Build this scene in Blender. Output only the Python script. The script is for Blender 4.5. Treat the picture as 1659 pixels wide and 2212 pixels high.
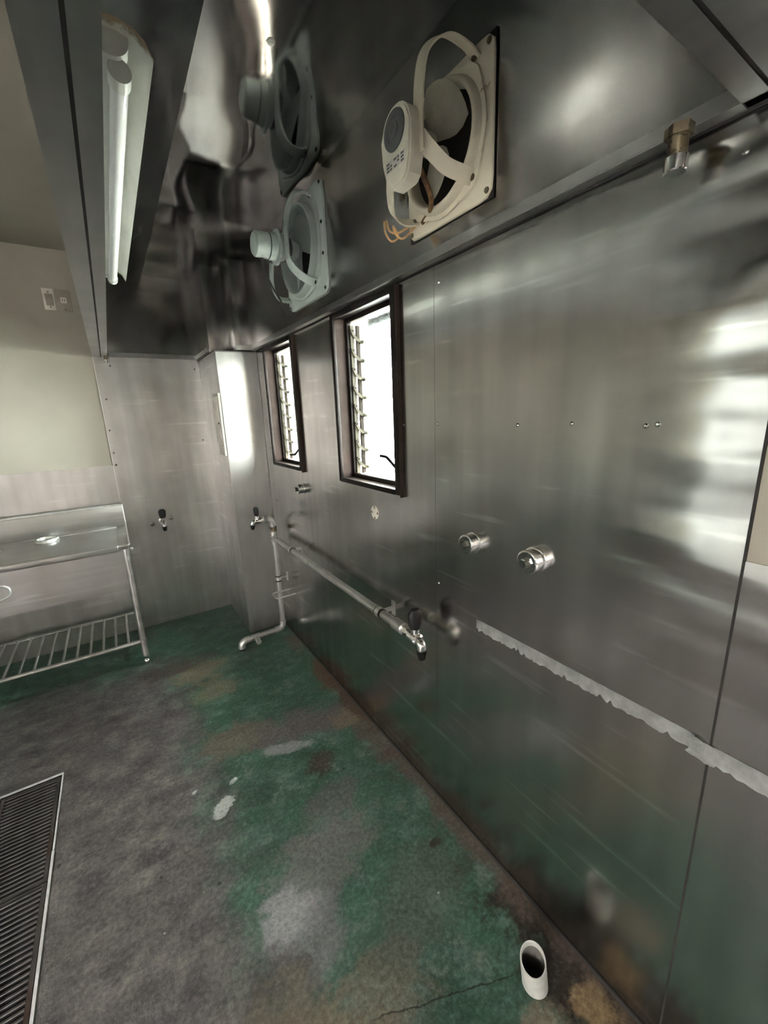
import bpy, bmesh, math, random
from mathutils import Vector, Matrix

random.seed(7)
for o in list(bpy.data.objects):
    bpy.data.objects.remove(o, do_unlink=True)
scene = bpy.context.scene
COL = scene.collection
PI = math.pi

# ------------------------------------------------------------------ camera
cam_data = bpy.data.cameras.new('camera')
cam = bpy.data.objects.new('camera', cam_data)
COL.objects.link(cam)
cam_data.sensor_fit = 'HORIZONTAL'
cam_data.sensor_width = 36.0
cam_data.lens = 885.24 / 1659 * 36.0
cam_data.clip_start = 0.02
ROWS = ((0.8346130, -0.5495961, -0.0369486),      # right, down, forward in room axes
        (-0.1599924, -0.1776848, -0.9709946),
        (0.5270897, 0.8163162, -0.2362293))
m = Matrix.Identity(4)
for i in range(3):
    m[i][0] = ROWS[0][i]
    m[i][1] = -ROWS[1][i]
    m[i][2] = -ROWS[2][i]
m.translation = Vector((0, 0, 1.5))
cam.matrix_world = m
scene.camera = cam

# ------------------------------------------------------------------ sky and daylight
world = bpy.data.worlds.new('overcast_sky')
scene.world = world
world.use_nodes = True
bg = world.node_tree.nodes['Background']
bg.inputs['Color'].default_value = (1.0, 0.960, 0.945, 1)
bg.inputs['Strength'].default_value = 28.0
scene.view_settings.view_transform = 'Standard'
scene.view_settings.look = 'None'
scene.view_settings.exposure = 2.65
scene.view_settings.gamma = 1.0
scene.view_settings.use_curve_mapping = False
scene.cycles.use_denoising = True
scene.cycles.use_adaptive_sampling = True
scene.cycles.adaptive_threshold = 0.15
scene.cycles.max_bounces = 7
scene.cycles.diffuse_bounces = 3
scene.cycles.glossy_bounces = 5
scene.cycles.transparent_max_bounces = 16
scene.cycles.sample_clamp_indirect = 6.0


def portal(name, loc, rot, sx, sy):
    """Sampling portal that fills one opening of the room: lets the sky find its way in."""
    l = bpy.data.lights.new(name, 'AREA')
    l.shape = 'RECTANGLE'
    l.size, l.size_y = sx, sy
    l.cycles.is_portal = True
    o = bpy.data.objects.new(name, l)
    o.location = loc
    o.rotation_euler = rot
    COL.objects.link(o)


# room: x to the window wall, y to the sink wall, z up
XW, YF, ZC = 0.868, 3.335, 2.51           # window wall core, sink wall core, ceiling
XL, YB = -3.4, -4.2                       # opposite wall, wall behind the camera
portal('window_portal', (1.04, 1.445, 1.555), (0, PI / 2, 0), 0.70, 0.48)
portal('window_portal', (1.04, 2.375, 1.555), (0, PI / 2, 0), 0.70, 0.48)
portal('door_portal', (XL - 0.16, -1.60, 1.08), (0, -PI / 2, 0), 2.1, 2.2)


# ------------------------------------------------------------------ materials
class NT:
    def __init__(self, name):
        self.m = bpy.data.materials.new(name)
        self.m.use_nodes = True
        self.t = self.m.node_tree
        self.p = self.t.nodes['Principled BSDF']
        self.tc = self.t.nodes.new('ShaderNodeTexCoord')

    def n(self, kind, **kw):
        nd = self.t.nodes.new(kind)
        for k, v in kw.items():
            setattr(nd, k, v)
        return nd

    def l(self, a, b):
        self.t.links.new(a, b)

    def coord(self, scale=(1, 1, 1), rot=(0, 0, 0), loc=(0, 0, 0), src=None):
        mp = self.n('ShaderNodeMapping')
        mp.inputs['Scale'].default_value = scale
        mp.inputs['Rotation'].default_value = rot
        mp.inputs['Location'].default_value = loc
        self.l(src or self.tc.outputs['Object'], mp.inputs['Vector'])
        return mp.outputs[0]

    def noise(self, vec, scale, detail=3, rough=0.5, dist=0.0):
        nd = self.n('ShaderNodeTexNoise')
        self.l(vec, nd.inputs['Vector'])
        nd.inputs['Scale'].default_value = scale
        nd.inputs['Detail'].default_value = detail
        nd.inputs['Roughness'].default_value = rough
        nd.inputs['Distortion'].default_value = dist
        return nd.outputs['Fac']

    def ramp(self, fac, lo, hi, a=0.0, b=1.0):
        nd = self.n('ShaderNodeMapRange')
        nd.interpolation_type = 'SMOOTHSTEP'
        nd.inputs['From Min'].default_value = lo
        nd.inputs['From Max'].default_value = hi
        nd.inputs['To Min'].default_value = a
        nd.inputs['To Max'].default_value = b
        self.l(fac, nd.inputs['Value'])
        return nd.outputs['Result']

    def math(self, op, a, b=None, c=None):
        nd = self.n('ShaderNodeMath', operation=op)
        for i, v in enumerate((a, b, c)):
            if v is None:
                continue
            if isinstance(v, (int, float)):
                nd.inputs[i].default_value = v
            else:
                self.l(v, nd.inputs[i])
        return nd.outputs[0]

    def mix(self, fac, a, b):
        nd = self.n('ShaderNodeMix', data_type='RGBA')
        if isinstance(fac, (int, float)):
            nd.inputs[0].default_value = fac
        else:
            self.l(fac, nd.inputs[0])
        for s, v in ((6, a), (7, b)):
            if isinstance(v, tuple):
                nd.inputs[s].default_value = v + (1,) if len(v) == 3 else v
            else:
                self.l(v, nd.inputs[s])
        return nd.outputs[2]

    def xyz(self):
        nd = self.n('ShaderNodeSeparateXYZ')
        self.l(self.tc.outputs['Object'], nd.inputs[0])
        return nd.outputs

    def bump(self, height, dist, strength=1.0, normal=None):
        nd = self.n('ShaderNodeBump')
        nd.inputs['Strength'].default_value = strength
        nd.inputs['Distance'].default_value = dist
        self.l(height, nd.inputs['Height'])
        if normal:
            self.l(normal, nd.inputs['Normal'])
        self.l(nd.outputs[0], self.p.inputs['Normal'])
        return nd.outputs[0]

    def set(self, **kw):
        for k, v in kw.items():
            i = self.p.inputs[k.replace('_', ' ')]
            if isinstance(v, (int, float, tuple)):
                i.default_value = v + (1,) if isinstance(v, tuple) and len(v) == 3 else v
            else:
                self.l(v, i)


def steel(name, tone=(0.62, 0.605, 0.585), tone2=(0.44, 0.432, 0.42), rough=(0.20, 0.34), wave=0.006, wave_scale=1.6,
          streak=(7, 7, 0.35), grime=0.2, grime_col=(0.20, 0.17, 0.13), low_dirt=0.0, buckle=False, scuff=0.0):
    """Brushed sheet: cloudy tone, soft vertical streaks, uneven gloss, large gentle buckles."""
    t = NT(name)
    obj = t.tc.outputs['Object']
    st = t.noise(t.coord(streak), 2.2, 2, 0.5)
    smear = t.noise(t.coord((1, 1, 0.7), rot=(0.4, 0.5, 0.3)), 2.4, 3, 0.6)
    base = t.mix(t.ramp(t.math('ADD', t.math('MULTIPLY', smear, 0.68), t.math('MULTIPLY', st, 0.32)), 0.34, 0.66), tone2, tone)
    base = t.mix(t.ramp(smear, 0.56, 0.76, 0, grime), base, grime_col)
    rg = t.ramp(smear, 0.30, 0.70, rough[1], rough[0])
    if scuff:
        # arcs left by wiping and scraping, in loose clusters
        sf = t.noise(t.coord((2.2, 2.2, 26.0), rot=(1.05, 0.35, 0.2)), 1.3, 2, 0.5)
        base = t.mix(t.math('MULTIPLY', t.ramp(sf, 0.58, 0.74, 0, scuff), t.ramp(smear, 0.40, 0.60)), base, (0.92, 0.91, 0.89))
    if low_dirt:
        edge = t.math('ADD', t.xyz()[2], t.math('MULTIPLY', t.math('ADD', st, smear), 0.18))
        base = t.mix(t.ramp(edge, 0.10, 0.40, low_dirt, 0.0), base, (0.15, 0.125, 0.10))
    t.set(Base_Color=base, Roughness=rg, Metallic=1.0)
    h = t.noise(obj, wave_scale, 1, 0.4)
    if buckle:
        # sheet buckled in short horizontal folds near its free edge at the beige strip
        X, Y, Z = t.xyz()
        fold = t.noise(t.coord((1, 2.2, 9.0)), 1.0, 1, 0.4)
        h = t.math('ADD', h, t.math('MULTIPLY', fold, t.math('MULTIPLY', t.ramp(Y, 0.50, 0.26), t.ramp(Z, 0.95, 1.10, 0.0, 2.6))))
    t.bump(h, wave, 1.0)
    return t.m


def plain(name, col, rough=0.5, metal=0.0, vary=0.12, scale=9.0, bump=0.0, spec=0.5):
    t = NT(name)
    n = t.noise(t.tc.outputs['Object'], scale, 4, 0.6)
    d = tuple(c * (1 - vary * 2.2) for c in col)
    b = tuple(min(1, c * (1 + vary)) for c in col)
    t.set(Base_Color=t.mix(t.ramp(n, 0.3, 0.7), d, b), Metallic=metal, Specular_IOR_Level=spec,
          Roughness=t.ramp(n, 0.3, 0.75, max(0.02, rough - 0.08), min(1, rough + 0.1)))
    if bump:
        t.bump(t.noise(t.tc.outputs['Object'], scale * 12, 3), bump)
    return t.m


def worn(name, col, wear_col, amount=0.62, scale=18.0, rough=0.45, metal=0.0):
    """Painted or plated surface with chips and rusty specks."""
    t = NT(name)
    n1 = t.noise(t.tc.outputs['Object'], scale, 6, 0.7, 0.3)
    n2 = t.noise(t.tc.outputs['Object'], scale * 0.35, 3)
    base = t.mix(t.ramp(n2, 0.3, 0.75), tuple(c * 0.80 for c in col), col)
    msk = t.ramp(n1, amount, amount + 0.05)
    t.set(Base_Color=t.mix(msk, base, wear_col), Roughness=t.ramp(n1, 0.3, 0.8, rough - 0.1, rough + 0.2), Metallic=metal)
    t.bump(n1, 0.0008)
    return t.m


M = {}
M['wall_steel'] = steel('wall_steel', rough=(0.16, 0.25), wave=0.010, wave_scale=1.7, grime=0.35, low_dirt=0.75, buckle=True, scuff=0.75)
M['far_steel'] = steel('far_steel', tone=(0.64, 0.635, 0.62), rough=(0.285, 0.38), wave=0.014, wave_scale=2.6, grime=0.25, low_dirt=0.25, scuff=0.42)
M['column_steel'] = steel('column_steel', tone=(0.52, 0.515, 0.50), tone2=(0.36, 0.355, 0.345), rough=(0.40, 0.50), wave=0.010, wave_scale=2.6, grime=0.3, low_dirt=0.4)
M['hood_steel'] = steel('hood_steel', tone=(0.46, 0.45, 0.44), tone2=(0.31, 0.305, 0.30), rough=(0.15, 0.25), wave=0.009, wave_scale=2.2, grime=0.5, grime_col=(0.17, 0.135, 0.10))
M['hood_mirror'] = steel('hood_mirror', tone=(0.42, 0.41, 0.40), tone2=(0.30, 0.295, 0.29), rough=(0.05, 0.11), wave=0.026, wave_scale=2.4, streak=(9, 0.7, 9), grime=0.5, grime_col=(0.14, 0.115, 0.09))
M['lip_steel'] = steel('lip_steel', tone=(0.40, 0.395, 0.385), tone2=(0.30, 0.295, 0.29), rough=(0.285, 0.34), wave=0.003, wave_scale=5.0, streak=(10, 0.6, 10), grime=0.3)
M['sink_steel'] = steel('sink_steel', scuff=0.35, tone=(0.60, 0.595, 0.58), tone2=(0.46, 0.455, 0.445), rough=(0.285, 0.38), wave=0.004, wave_scale=4.0, streak=(0.8, 14, 14), grime=0.3)
M['tube_steel'] = plain('tube_steel', (0.62, 0.615, 0.60), 0.38, 1.0, 0.08, 14)
M['galv'] = worn('galvanised_pipe', (0.50, 0.495, 0.48), (0.24, 0.21, 0.175), 0.62, 22, 0.44, 0.9)
M['chrome'] = plain('chrome', (0.72, 0.72, 0.71), 0.12, 1.0, 0.05, 20)
M['zinc_bolt'] = plain('zinc_bolt', (0.50, 0.52, 0.50), 0.15, 1.0, 0.10, 30)
M['brass'] = worn('grimy_brass', (0.16, 0.13, 0.08), (0.05, 0.04, 0.03), 0.55, 40, 0.4, 0.7)
M['black'] = plain('black_plastic', (0.008, 0.008, 0.009), 0.42, 0.0, 0.1, 9, 0.0, 0.3)
M['dark'] = plain('dark_void', (0.010, 0.010, 0.010), 0.9)
M['seam'] = plain('dark_sealant', (0.018, 0.016, 0.014), 0.8)
M['cream'] = worn('cream_fan_paint', (0.86, 0.79, 0.62), (0.32, 0.24, 0.14), 0.66, 9, 0.45)
M['cream_blade'] = plain('cream_blade', (0.86, 0.81, 0.67), 0.45, 0, 0.12, 7)
M['mint'] = worn('mint_fan_paint', (0.52, 0.60, 0.56), (0.03, 0.03, 0.028), 0.665, 17, 0.38)
M['motor_grey'] = plain('motor_grey', (0.10, 0.10, 0.10), 0.55)
M['beige_wall'] = None
M['white'] = worn('white_enamel', (0.80, 0.80, 0.75), (0.36, 0.24, 0.10), 0.70, 11, 0.40)
M['pvc'] = plain('grey_pvc', (0.42, 0.42, 0.39), 0.42, 0, 0.10, 18)
M['pvc_in'] = plain('pvc_inside', (0.10, 0.095, 0.085), 0.8)
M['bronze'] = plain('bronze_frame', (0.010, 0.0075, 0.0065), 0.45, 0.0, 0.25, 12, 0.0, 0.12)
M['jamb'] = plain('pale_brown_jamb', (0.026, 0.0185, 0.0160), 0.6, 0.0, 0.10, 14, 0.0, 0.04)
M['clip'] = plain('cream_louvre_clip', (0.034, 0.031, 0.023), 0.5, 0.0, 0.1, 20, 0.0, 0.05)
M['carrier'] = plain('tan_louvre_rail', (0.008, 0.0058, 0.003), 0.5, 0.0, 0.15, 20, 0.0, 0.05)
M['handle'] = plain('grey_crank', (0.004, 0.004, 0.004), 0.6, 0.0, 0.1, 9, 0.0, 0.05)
M['tape'] = None
M['white_wall'] = plain('white_wall_paint', (0.78, 0.76, 0.72), 0.6, 0.0, 0.05, 2)
M['fridge'] = plain('fridge_white', (0.80, 0.80, 0.78), 0.35, 0.0, 0.04, 3)
M['edging'] = plain('pale_edging', (0.62, 0.62, 0.62), 0.45, 0.3, 0.10, 25)
M['plate_beige'] = plain('taupe_plate', (0.30, 0.265, 0.21), 0.45, 0.1)
M['plate_white'] = plain('off_white_plate', (0.66, 0.63, 0.56), 0.5)
M['cabinet'] = plain('grey_cabinet', (0.40, 0.385, 0.34), 0.4, 0.0, 0.06)
M['wood'] = plain('orange_wood', (0.48, 0.26, 0.11), 0.5, 0, 0.2, 6)
M['cream_trim'] = plain('cream_trim', (0.85, 0.76, 0.56), 0.5, 0, 0.06, 6)
M['rubber'] = plain('brown_cable', (0.22, 0.12, 0.05), 0.5, 0, 0.3, 40)
M['orange_wire'] = plain('orange_wire', (0.55, 0.32, 0.13), 0.5)
M['concrete'] = plain('outside_concrete', (0.55, 0.55, 0.53), 0.9, 0, 0.1, 1.5)
M['outside'] = plain('outside_render', (0.36, 0.36, 0.35), 0.9, 0, 0.1, 1.5)
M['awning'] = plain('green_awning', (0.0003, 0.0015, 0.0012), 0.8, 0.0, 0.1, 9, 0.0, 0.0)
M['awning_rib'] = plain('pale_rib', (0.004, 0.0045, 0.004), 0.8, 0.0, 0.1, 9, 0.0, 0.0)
M['edge_steel'] = plain('bright_edge_steel', (0.85, 0.845, 0.83), 0.40, 1.0, 0.04, 12)


def m_beige():
    t = NT('beige_wall_paint')
    o = t.tc.outputs['Object']
    n = t.noise(o, 1.6, 4, 0.55)
    stain = t.noise(t.coord((1.0, 1, 3.0)), 5.0, 4, 0.7)
    c = t.mix(t.ramp(n, 0.3, 0.75), (0.32, 0.295, 0.245), (0.38, 0.352, 0.295))
    c = t.mix(t.ramp(stain, 0.70, 0.82, 0, 0.35), c, (0.22, 0.19, 0.15))
    t.set(Base_Color=c, Roughness=0.62, Specular_IOR_Level=0.35)
    return t.m


def m_tape():
    t = NT('silver_tape')
    o = t.tc.outputs['Object']
    n = t.noise(o, 30, 5, 0.6)
    w = t.noise(t.coord((1, 60, 6)), 4, 3)
    t.set(Base_Color=t.mix(t.ramp(n, 0.35, 0.7), (0.42, 0.43, 0.42), (0.60, 0.61, 0.60)), Roughness=0.48, Metallic=0.15)
    t.bump(w, 0.0008)
    return t.m


def m_floor():
    t = NT('worn_green_floor')
    o = t.tc.outputs['Object']
    X, Y, Z = t.xyz()
    warp = t.noise(o, 2.6, 4, 0.62)
    fine = t.noise(o, 9, 8, 0.72)
    gran = t.noise(o, 75, 3, 0.7)
    mott = t.noise(t.coord((1, 1.6, 1), rot=(0, 0, 0.6), loc=(5, 2, 0)), 8, 5, 0.66)
    w = t.math('SUBTRACT', warp, 0.5)
    f = t.math('SUBTRACT', fine, 0.5)
    rag = t.math('ADD', t.math('MULTIPLY', f, 3.4), t.math('ADD', t.math('MULTIPLY', w, 0.9), t.math('MULTIPLY', t.math('SUBTRACT', mott, 0.5), 1.6)))       # ragged edges of every patch

    def spot(cx, cy, rx, ry, ang=0.0, soft=0.7, k=1.0, rg=rag):
        """k inside a ragged ellipse on the floor, fading to 0."""
        mp = t.n('ShaderNodeMapping', vector_type='TEXTURE')
        mp.inputs['Location'].default_value = (cx, cy, 0)
        mp.inputs['Rotation'].default_value = (0, 0, ang)
        mp.inputs['Scale'].default_value = (rx, ry, 1)
        t.l(o, mp.inputs['Vector'])
        ln = t.n('ShaderNodeVectorMath', operation='LENGTH')
        t.l(mp.outputs[0], ln.inputs[0])
        return t.ramp(t.math('ADD', ln.outputs['Value'], rg), 1.0 + soft * 0.5, 1.0 - soft * 0.5, 0.0, k)

    green = t.mix(t.ramp(warp, 0.3, 0.7), (0.024, 0.056, 0.037), (0.037, 0.094, 0.060))
    green = t.mix(t.ramp(mott, 0.42, 0.72, 0, 0.75), green, (0.0672, 0.1148, 0.0924))
    green = t.mix(t.ramp(fine, 0.53, 0.66, 0, 0.60), green, (0.119, 0.133, 0.119))
    grey = t.mix(t.ramp(mott, 0.22, 0.78), (0.055, 0.050, 0.051), (0.108, 0.098, 0.095))
    grey = t.mix(t.ramp(fine, 0.48, 0.68, 0, 0.6), grey, (0.147, 0.1344, 0.1176))
    # bare trodden strip: x below about 0.10, up to the green strip under the sink
    ex = t.math('ADD', X, t.math('ADD', t.math('MULTIPLY', w, 0.55), t.math('MULTIPLY', f, 0.42)))
    ey = t.math('ADD', Y, t.math('ADD', t.math('MULTIPLY', w, 0.5), t.math('MULTIPLY', f, 0.36)))
    bare = t.math('MULTIPLY', t.ramp(ex, 0.24, 0.0), t.ramp(ey, 2.88, 2.64))
    col = t.mix(bare, green, grey)
    tan = (0.175, 0.14, 0.0924)
    brown = (0.0868, 0.0672, 0.0532)
    pale = (0.266, 0.266, 0.273)
    dark = (0.0224, 0.0154, 0.0112)
    for args, c, k in (
            ((0.22, 2.50, 0.17, 0.10, 0.2), tan, 0.7), ((0.27, 2.25, 0.12, 0.10, 0.4), tan, 0.55), ((0.10, 2.62, 0.2, 0.07), (0.063, 0.0532, 0.0476), 0.8),
            ((0.30, 1.80, 0.16, 0.10, -0.3), (0.119, 0.098, 0.077), 0.8),
            ((0.60, 1.69, 0.26, 0.10, -0.25), (0.0924, 0.084, 0.0812), 0.95),
            ((0.47, 1.61, 0.11, 0.030, -0.35), pale, 0.8), ((0.83, 1.45, 0.08, 0.22), brown, 0.75), ((0.80, 1.62, 0.12, 0.06), tan, 0.6),
            ((0.55, 1.43, 0.060, 0.055), (0.0476, 0.0336, 0.0252), 0.85), ((0.50, 1.22, 0.16, 0.09, 0.5), (0.105, 0.1008, 0.098), 0.6),
            ((0.40, 1.08, 0.22, 0.11, 0.3), (0.133, 0.133, 0.126), 0.75), ((0.22, 0.97, 0.090, 0.080), pale, 0.8), ((0.26, 0.85, 0.11, 0.08, 0.3), (0.147, 0.147, 0.147), 0.7),
            ((0.15, 0.78, 0.10, 0.12), (0.0504, 0.0434, 0.0392), 0.6), ((0.35, 0.66, 0.13, 0.10), (0.133, 0.1148, 0.0896), 0.6),
            ((0.06, 0.62, 0.24, 0.18), (0.147, 0.126, 0.084), 0.6), ((0.60, 0.80, 0.16, 0.12, 0.6), (0.077, 0.098, 0.077), 0.6),
            ((0.86, 0.40, 0.13, 0.34), dark, 0.97), ((0.86, 0.85, 0.055, 0.50), brown, 0.85), ((0.86, 1.95, 0.075, 0.22), (0.077, 0.0392, 0.0224), 0.9),
            ((0.85, 1.75, 0.045, 0.25), (0.0532, 0.0308, 0.0196), 0.9),
            ((0.80, 0.33, 0.040, 0.05), (0.238, 0.168, 0.084), 0.7), ((0.735, 0.885, 0.022, 0.016), dark, 0.9), ((0.66, 0.36, 0.05, 0.06), (0.182, 0.154, 0.112), 0.7),
            ((0.82, 2.45, 0.05, 0.12), (0.091, 0.07, 0.056), 0.7)):
        col = t.mix(spot(*args, k=k), col, c)
    for args in ((0.135, 1.475, 0.050, 0.030, 0.5, 0.2), (0.205, 1.575, 0.018, 0.011, 0.6, 0.4), (0.055, 1.612, 0.014, 0.008, 0.6, 0.4)):
        col = t.mix(spot(*args, k=0.9), col, (0.364, 0.378, 0.364))
    # chips and specks
    vor = t.n('ShaderNodeTexVoronoi')
    t.l(o, vor.inputs['Vector'])
    vor.inputs['Scale'].default_value = 13
    vd = vor.outputs['Distance']
    vc = t.n('ShaderNodeSeparateColor')
    t.l(vor.outputs['Color'], vc.inputs[0])
    col = t.mix(t.math('MULTIPLY', t.ramp(vd, 0.10, 0.06, 0, 0.8), t.ramp(vc.outputs[0], 0.70, 0.72)), col, (0.0168, 0.0168, 0.0154))
    col = t.mix(t.math('MULTIPLY', t.ramp(vd, 0.05, 0.03, 0, 0.8), t.ramp(vc.outputs[1], 0.80, 0.82)), col, (0.42, 0.42, 0.392))
    # one crack running from the standing pipe
    cy = t.math('ADD', t.math('MULTIPLY', t.math('SUBTRACT', X, 0.43), -0.39), 0.592)
    dl = t.math('ABSOLUTE', t.math('ADD', t.math('SUBTRACT', Y, cy), t.math('MULTIPLY', f, 0.05)))
    crack = t.math('MULTIPLY', t.ramp(dl, 0.0030, 0.0012), t.math('MULTIPLY', t.ramp(X, 0.30, 0.36), t.ramp(X, 0.70, 0.66)))
    col = t.mix(t.math('MULTIPLY', crack, 0.85), col, (0.0112, 0.0126, 0.0112))
    grit = t.math('ADD', t.math('MULTIPLY', gran, 0.55), t.math('ADD', t.math('MULTIPLY', fine, 0.30), t.math('MULTIPLY', mott, 0.22)))
    sc = t.n('ShaderNodeVectorMath', operation='SCALE')
    t.l(col, sc.inputs[0])
    t.l(t.ramp(grit, 0.34, 0.74, 0.55, 1.50), sc.inputs['Scale'])
    col = sc.outputs[0]
    col = t.mix(t.ramp(gran, 0.5, 0.75, 0, 0.18), col, (0.154, 0.147, 0.14))
    t.set(Base_Color=col, Roughness=t.ramp(t.math('ADD', t.math('MULTIPLY', warp, 0.5), t.math('MULTIPLY', fine, 0.5)), 0.35, 0.68, 0.36, 0.70), Specular_IOR_Level=0.4)
    t.bump(t.noise(o, 22, 4, 0.7), 0.005, 0.8)
    return t.m


def m_glass():
    t = NT('wired_glass')
    X, Y, Z = t.xyz()
    k = 40.0
    a = t.math('ABSOLUTE', t.math('SUBTRACT', t.math('FRACT', t.math('MULTIPLY', t.math('ADD', Y, Z), k)), 0.5))
    b = t.math('ABSOLUTE', t.math('SUBTRACT', t.math('FRACT', t.math('MULTIPLY', t.math('SUBTRACT', Y, Z), k)), 0.5))
    wire = t.ramp(t.math('MINIMUM', a, b), 0.035, 0.015)
    tr = t.n('ShaderNodeBsdfTransparent')
    tr.inputs[0].default_value = (0.90, 0.96, 0.94, 1)
    gl = t.n('ShaderNodeBsdfGlossy')
    gl.inputs['Roughness'].default_value = 0.06
    di = t.n('ShaderNodeBsdfDiffuse')
    di.inputs[0].default_value = (0.008, 0.009, 0.0085, 1)
    fr = t.n('ShaderNodeFresnel')
    m1 = t.n('ShaderNodeMixShader')
    t.l(t.math('MULTIPLY', fr.outputs[0], 0.6), m1.inputs[0])
    t.l(tr.outputs[0], m1.inputs[1])
    t.l(gl.outputs[0], m1.inputs[2])
    m2 = t.n('ShaderNodeMixShader')
    t.l(t.math('MULTIPLY', wire, 0.8), m2.inputs[0])
    t.l(m1.outputs[0], m2.inputs[1])
    t.l(di.outputs[0], m2.inputs[2])
    t.l(m2.outputs[0], t.t.nodes['Material Output'].inputs['Surface'])
    return t.m


def m_grate():
    t = NT('rusty_grating')
    o = t.tc.outputs['Object']
    n = t.noise(o, 7, 4, 0.6)
    g = t.noise(o, 40, 4, 0.7)
    rust = t.ramp(n, 0.42, 0.62)
    t.set(Base_Color=t.mix(rust, (0.12, 0.115, 0.112), (0.045, 0.026, 0.020)), Metallic=t.ramp(n, 0.42, 0.62, 0.9, 0.2),
          Roughness=t.ramp(g, 0.3, 0.7, 0.28, 0.60))
    return t.m


M['beige_wall'] = m_beige()
M['tape'] = m_tape()
M['floor'] = m_floor()
M['glass'] = m_glass()
M['grate'] = m_grate()


def m_tube():
    t = NT('lamp_tube_glass')
    t.set(Base_Color=(0.86, 0.87, 0.86), Roughness=0.12, Specular_IOR_Level=0.6)
    return t.m


M['tube'] = m_tube()


def m_reflector():
    """White enamel with rust where the sheet was cut, along its two ends."""
    t = NT('reflector_enamel')
    X, Y, Z = t.xyz()
    n = t.noise(t.tc.outputs['Object'], 30, 5, 0.7)
    e = t.math('MINIMUM', Y, t.math('SUBTRACT', 1.28, Y))
    rust = t.ramp(t.math('ADD', e, t.math('MULTIPLY', t.math('SUBTRACT', n, 0.5), 0.05)), 0.016, 0.004)
    c = t.mix(t.ramp(t.noise(t.tc.outputs['Object'], 6, 4), 0.4, 0.75), (0.80, 0.80, 0.74), (0.66, 0.66, 0.55))
    t.set(Base_Color=t.mix(t.math('MULTIPLY', rust, 0.85), c, (0.20, 0.12, 0.04)), Roughness=0.42)
    return t.m


M['reflector'] = m_reflector()


# ------------------------------------------------------------------ mesh helpers (world coordinates)
def V(*a):
    return Vector(a)


def add_box(bm, x0, x1, y0, y1, z0, z1, bev=0.0, seg=2):
    r = bmesh.ops.create_cube(bm, size=1.0)
    vs = r['verts']
    for v in vs:
        v.co = Vector((x0 + (v.co.x + 0.5) * (x1 - x0), y0 + (v.co.y + 0.5) * (y1 - y0), z0 + (v.co.z + 0.5) * (z1 - z0)))
    if bev:
        es = list({e for v in vs for e in v.link_edges})
        bmesh.ops.bevel(bm, geom=es, offset=bev, segments=seg, affect='EDGES', profile=0.5)


def add_tube(bm, pts, r, seg=14, cap=True, flat=None, rads=None):
    """Round tube along a polyline; flat=(width, thickness, normal) sweeps a strap instead."""
    pts = [Vector(p) for p in pts]
    n = len(pts)
    tang = []
    for i in range(n):
        a = pts[max(i - 1, 0)]
        b = pts[min(i + 1, n - 1)]
        tang.append((b - a).normalized())
    up = Vector((0, 0, 1)) if abs(tang[0].z) < 0.9 else Vector((1, 0, 0))
    if flat:
        up = Vector(flat[2])
    side = tang[0].cross(up).normalized()
    rings = []
    for i in range(n):
        t = tang[i]
        if flat:
            w = Vector(flat[2]) - t * Vector(flat[2]).dot(t)
            w.normalize()
            h = t.cross(w).normalized()
            a, b = flat[0] / 2, flat[1] / 2
            ring = [bm.verts.new(pts[i] + w * sx * a + h * sy * b) for sx, sy in ((-1, -1), (1, -1), (1, 1), (-1, 1))]
        else:
            side = (side - t * side.dot(t)).normalized()
            nrm = t.cross(side).normalized()
            rr = rads[i] if rads else r
            ring = [bm.verts.new(pts[i] + (side * math.cos(2 * PI * k / seg) + nrm * math.sin(2 * PI * k / seg)) * rr) for k in range(seg)]
        rings.append(ring)
    for a, b in zip(rings, rings[1:]):
        k = len(a)
        for j in range(k):
            bm.faces.new((a[j], a[(j + 1) % k], b[(j + 1) % k], b[j]))
    if cap:
        bm.faces.new(list(reversed(rings[0])))
        bm.faces.new(rings[-1])


def rounded(pts, r, n=6):
    """Round the corners of a polyline with arcs of radius about r."""
    pts = [Vector(p) for p in pts]
    out = [pts[0]]
    for a, b, c in zip(pts, pts[1:], pts[2:]):
        d0 = (a - b).normalized()
        d1 = (c - b).normalized()
        p0, p1 = b + d0 * r, b + d1 * r
        for k in range(n + 1):
            s = k / n
            out.append(p0 * (1 - s) ** 2 + b * 2 * s * (1 - s) + p1 * s * s)
    out.append(pts[-1])
    return out


def add_lathe(bm, prof, origin, axis, seg=32, cap0=False, cap1=False):
    """prof: (distance along axis, radius)."""
    axis = Vector(axis).normalized()
    up = Vector((0, 0, 1)) if abs(axis.z) < 0.9 else Vector((0, 1, 0))
    a = axis.cross(up).normalized()
    b = axis.cross(a).normalized()
    o = Vector(origin)
    rings = []
    for h, r in prof:
        rings.append([bm.verts.new(o + axis * h + (a * math.cos(2 * PI * k / seg) + b * math.sin(2 * PI * k / seg)) * max(r, 1e-5)) for k in range(seg)])
    for p, q in zip(rings, rings[1:]):
        for j in range(seg):
            bm.faces.new((p[j], p[(j + 1) % seg], q[(j + 1) % seg], q[j]))
    if cap0:
        bm.faces.new(list(reversed(rings[0])))
    if cap1:
        bm.faces.new(rings[-1])


def add_prism(bm, poly, d):
    """Closed prism from a planar 3D polygon, pushed along d."""
    d = Vector(d)
    a = [bm.verts.new(Vector(p)) for p in poly]
    b = [bm.verts.new(Vector(p) + d) for p in poly]
    bm.faces.new(a)
    bm.faces.new(list(reversed(b)))
    n = len(a)
    for i in range(n):
        bm.faces.new((a[i], b[i], b[(i + 1) % n], a[(i + 1) % n]))


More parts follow.
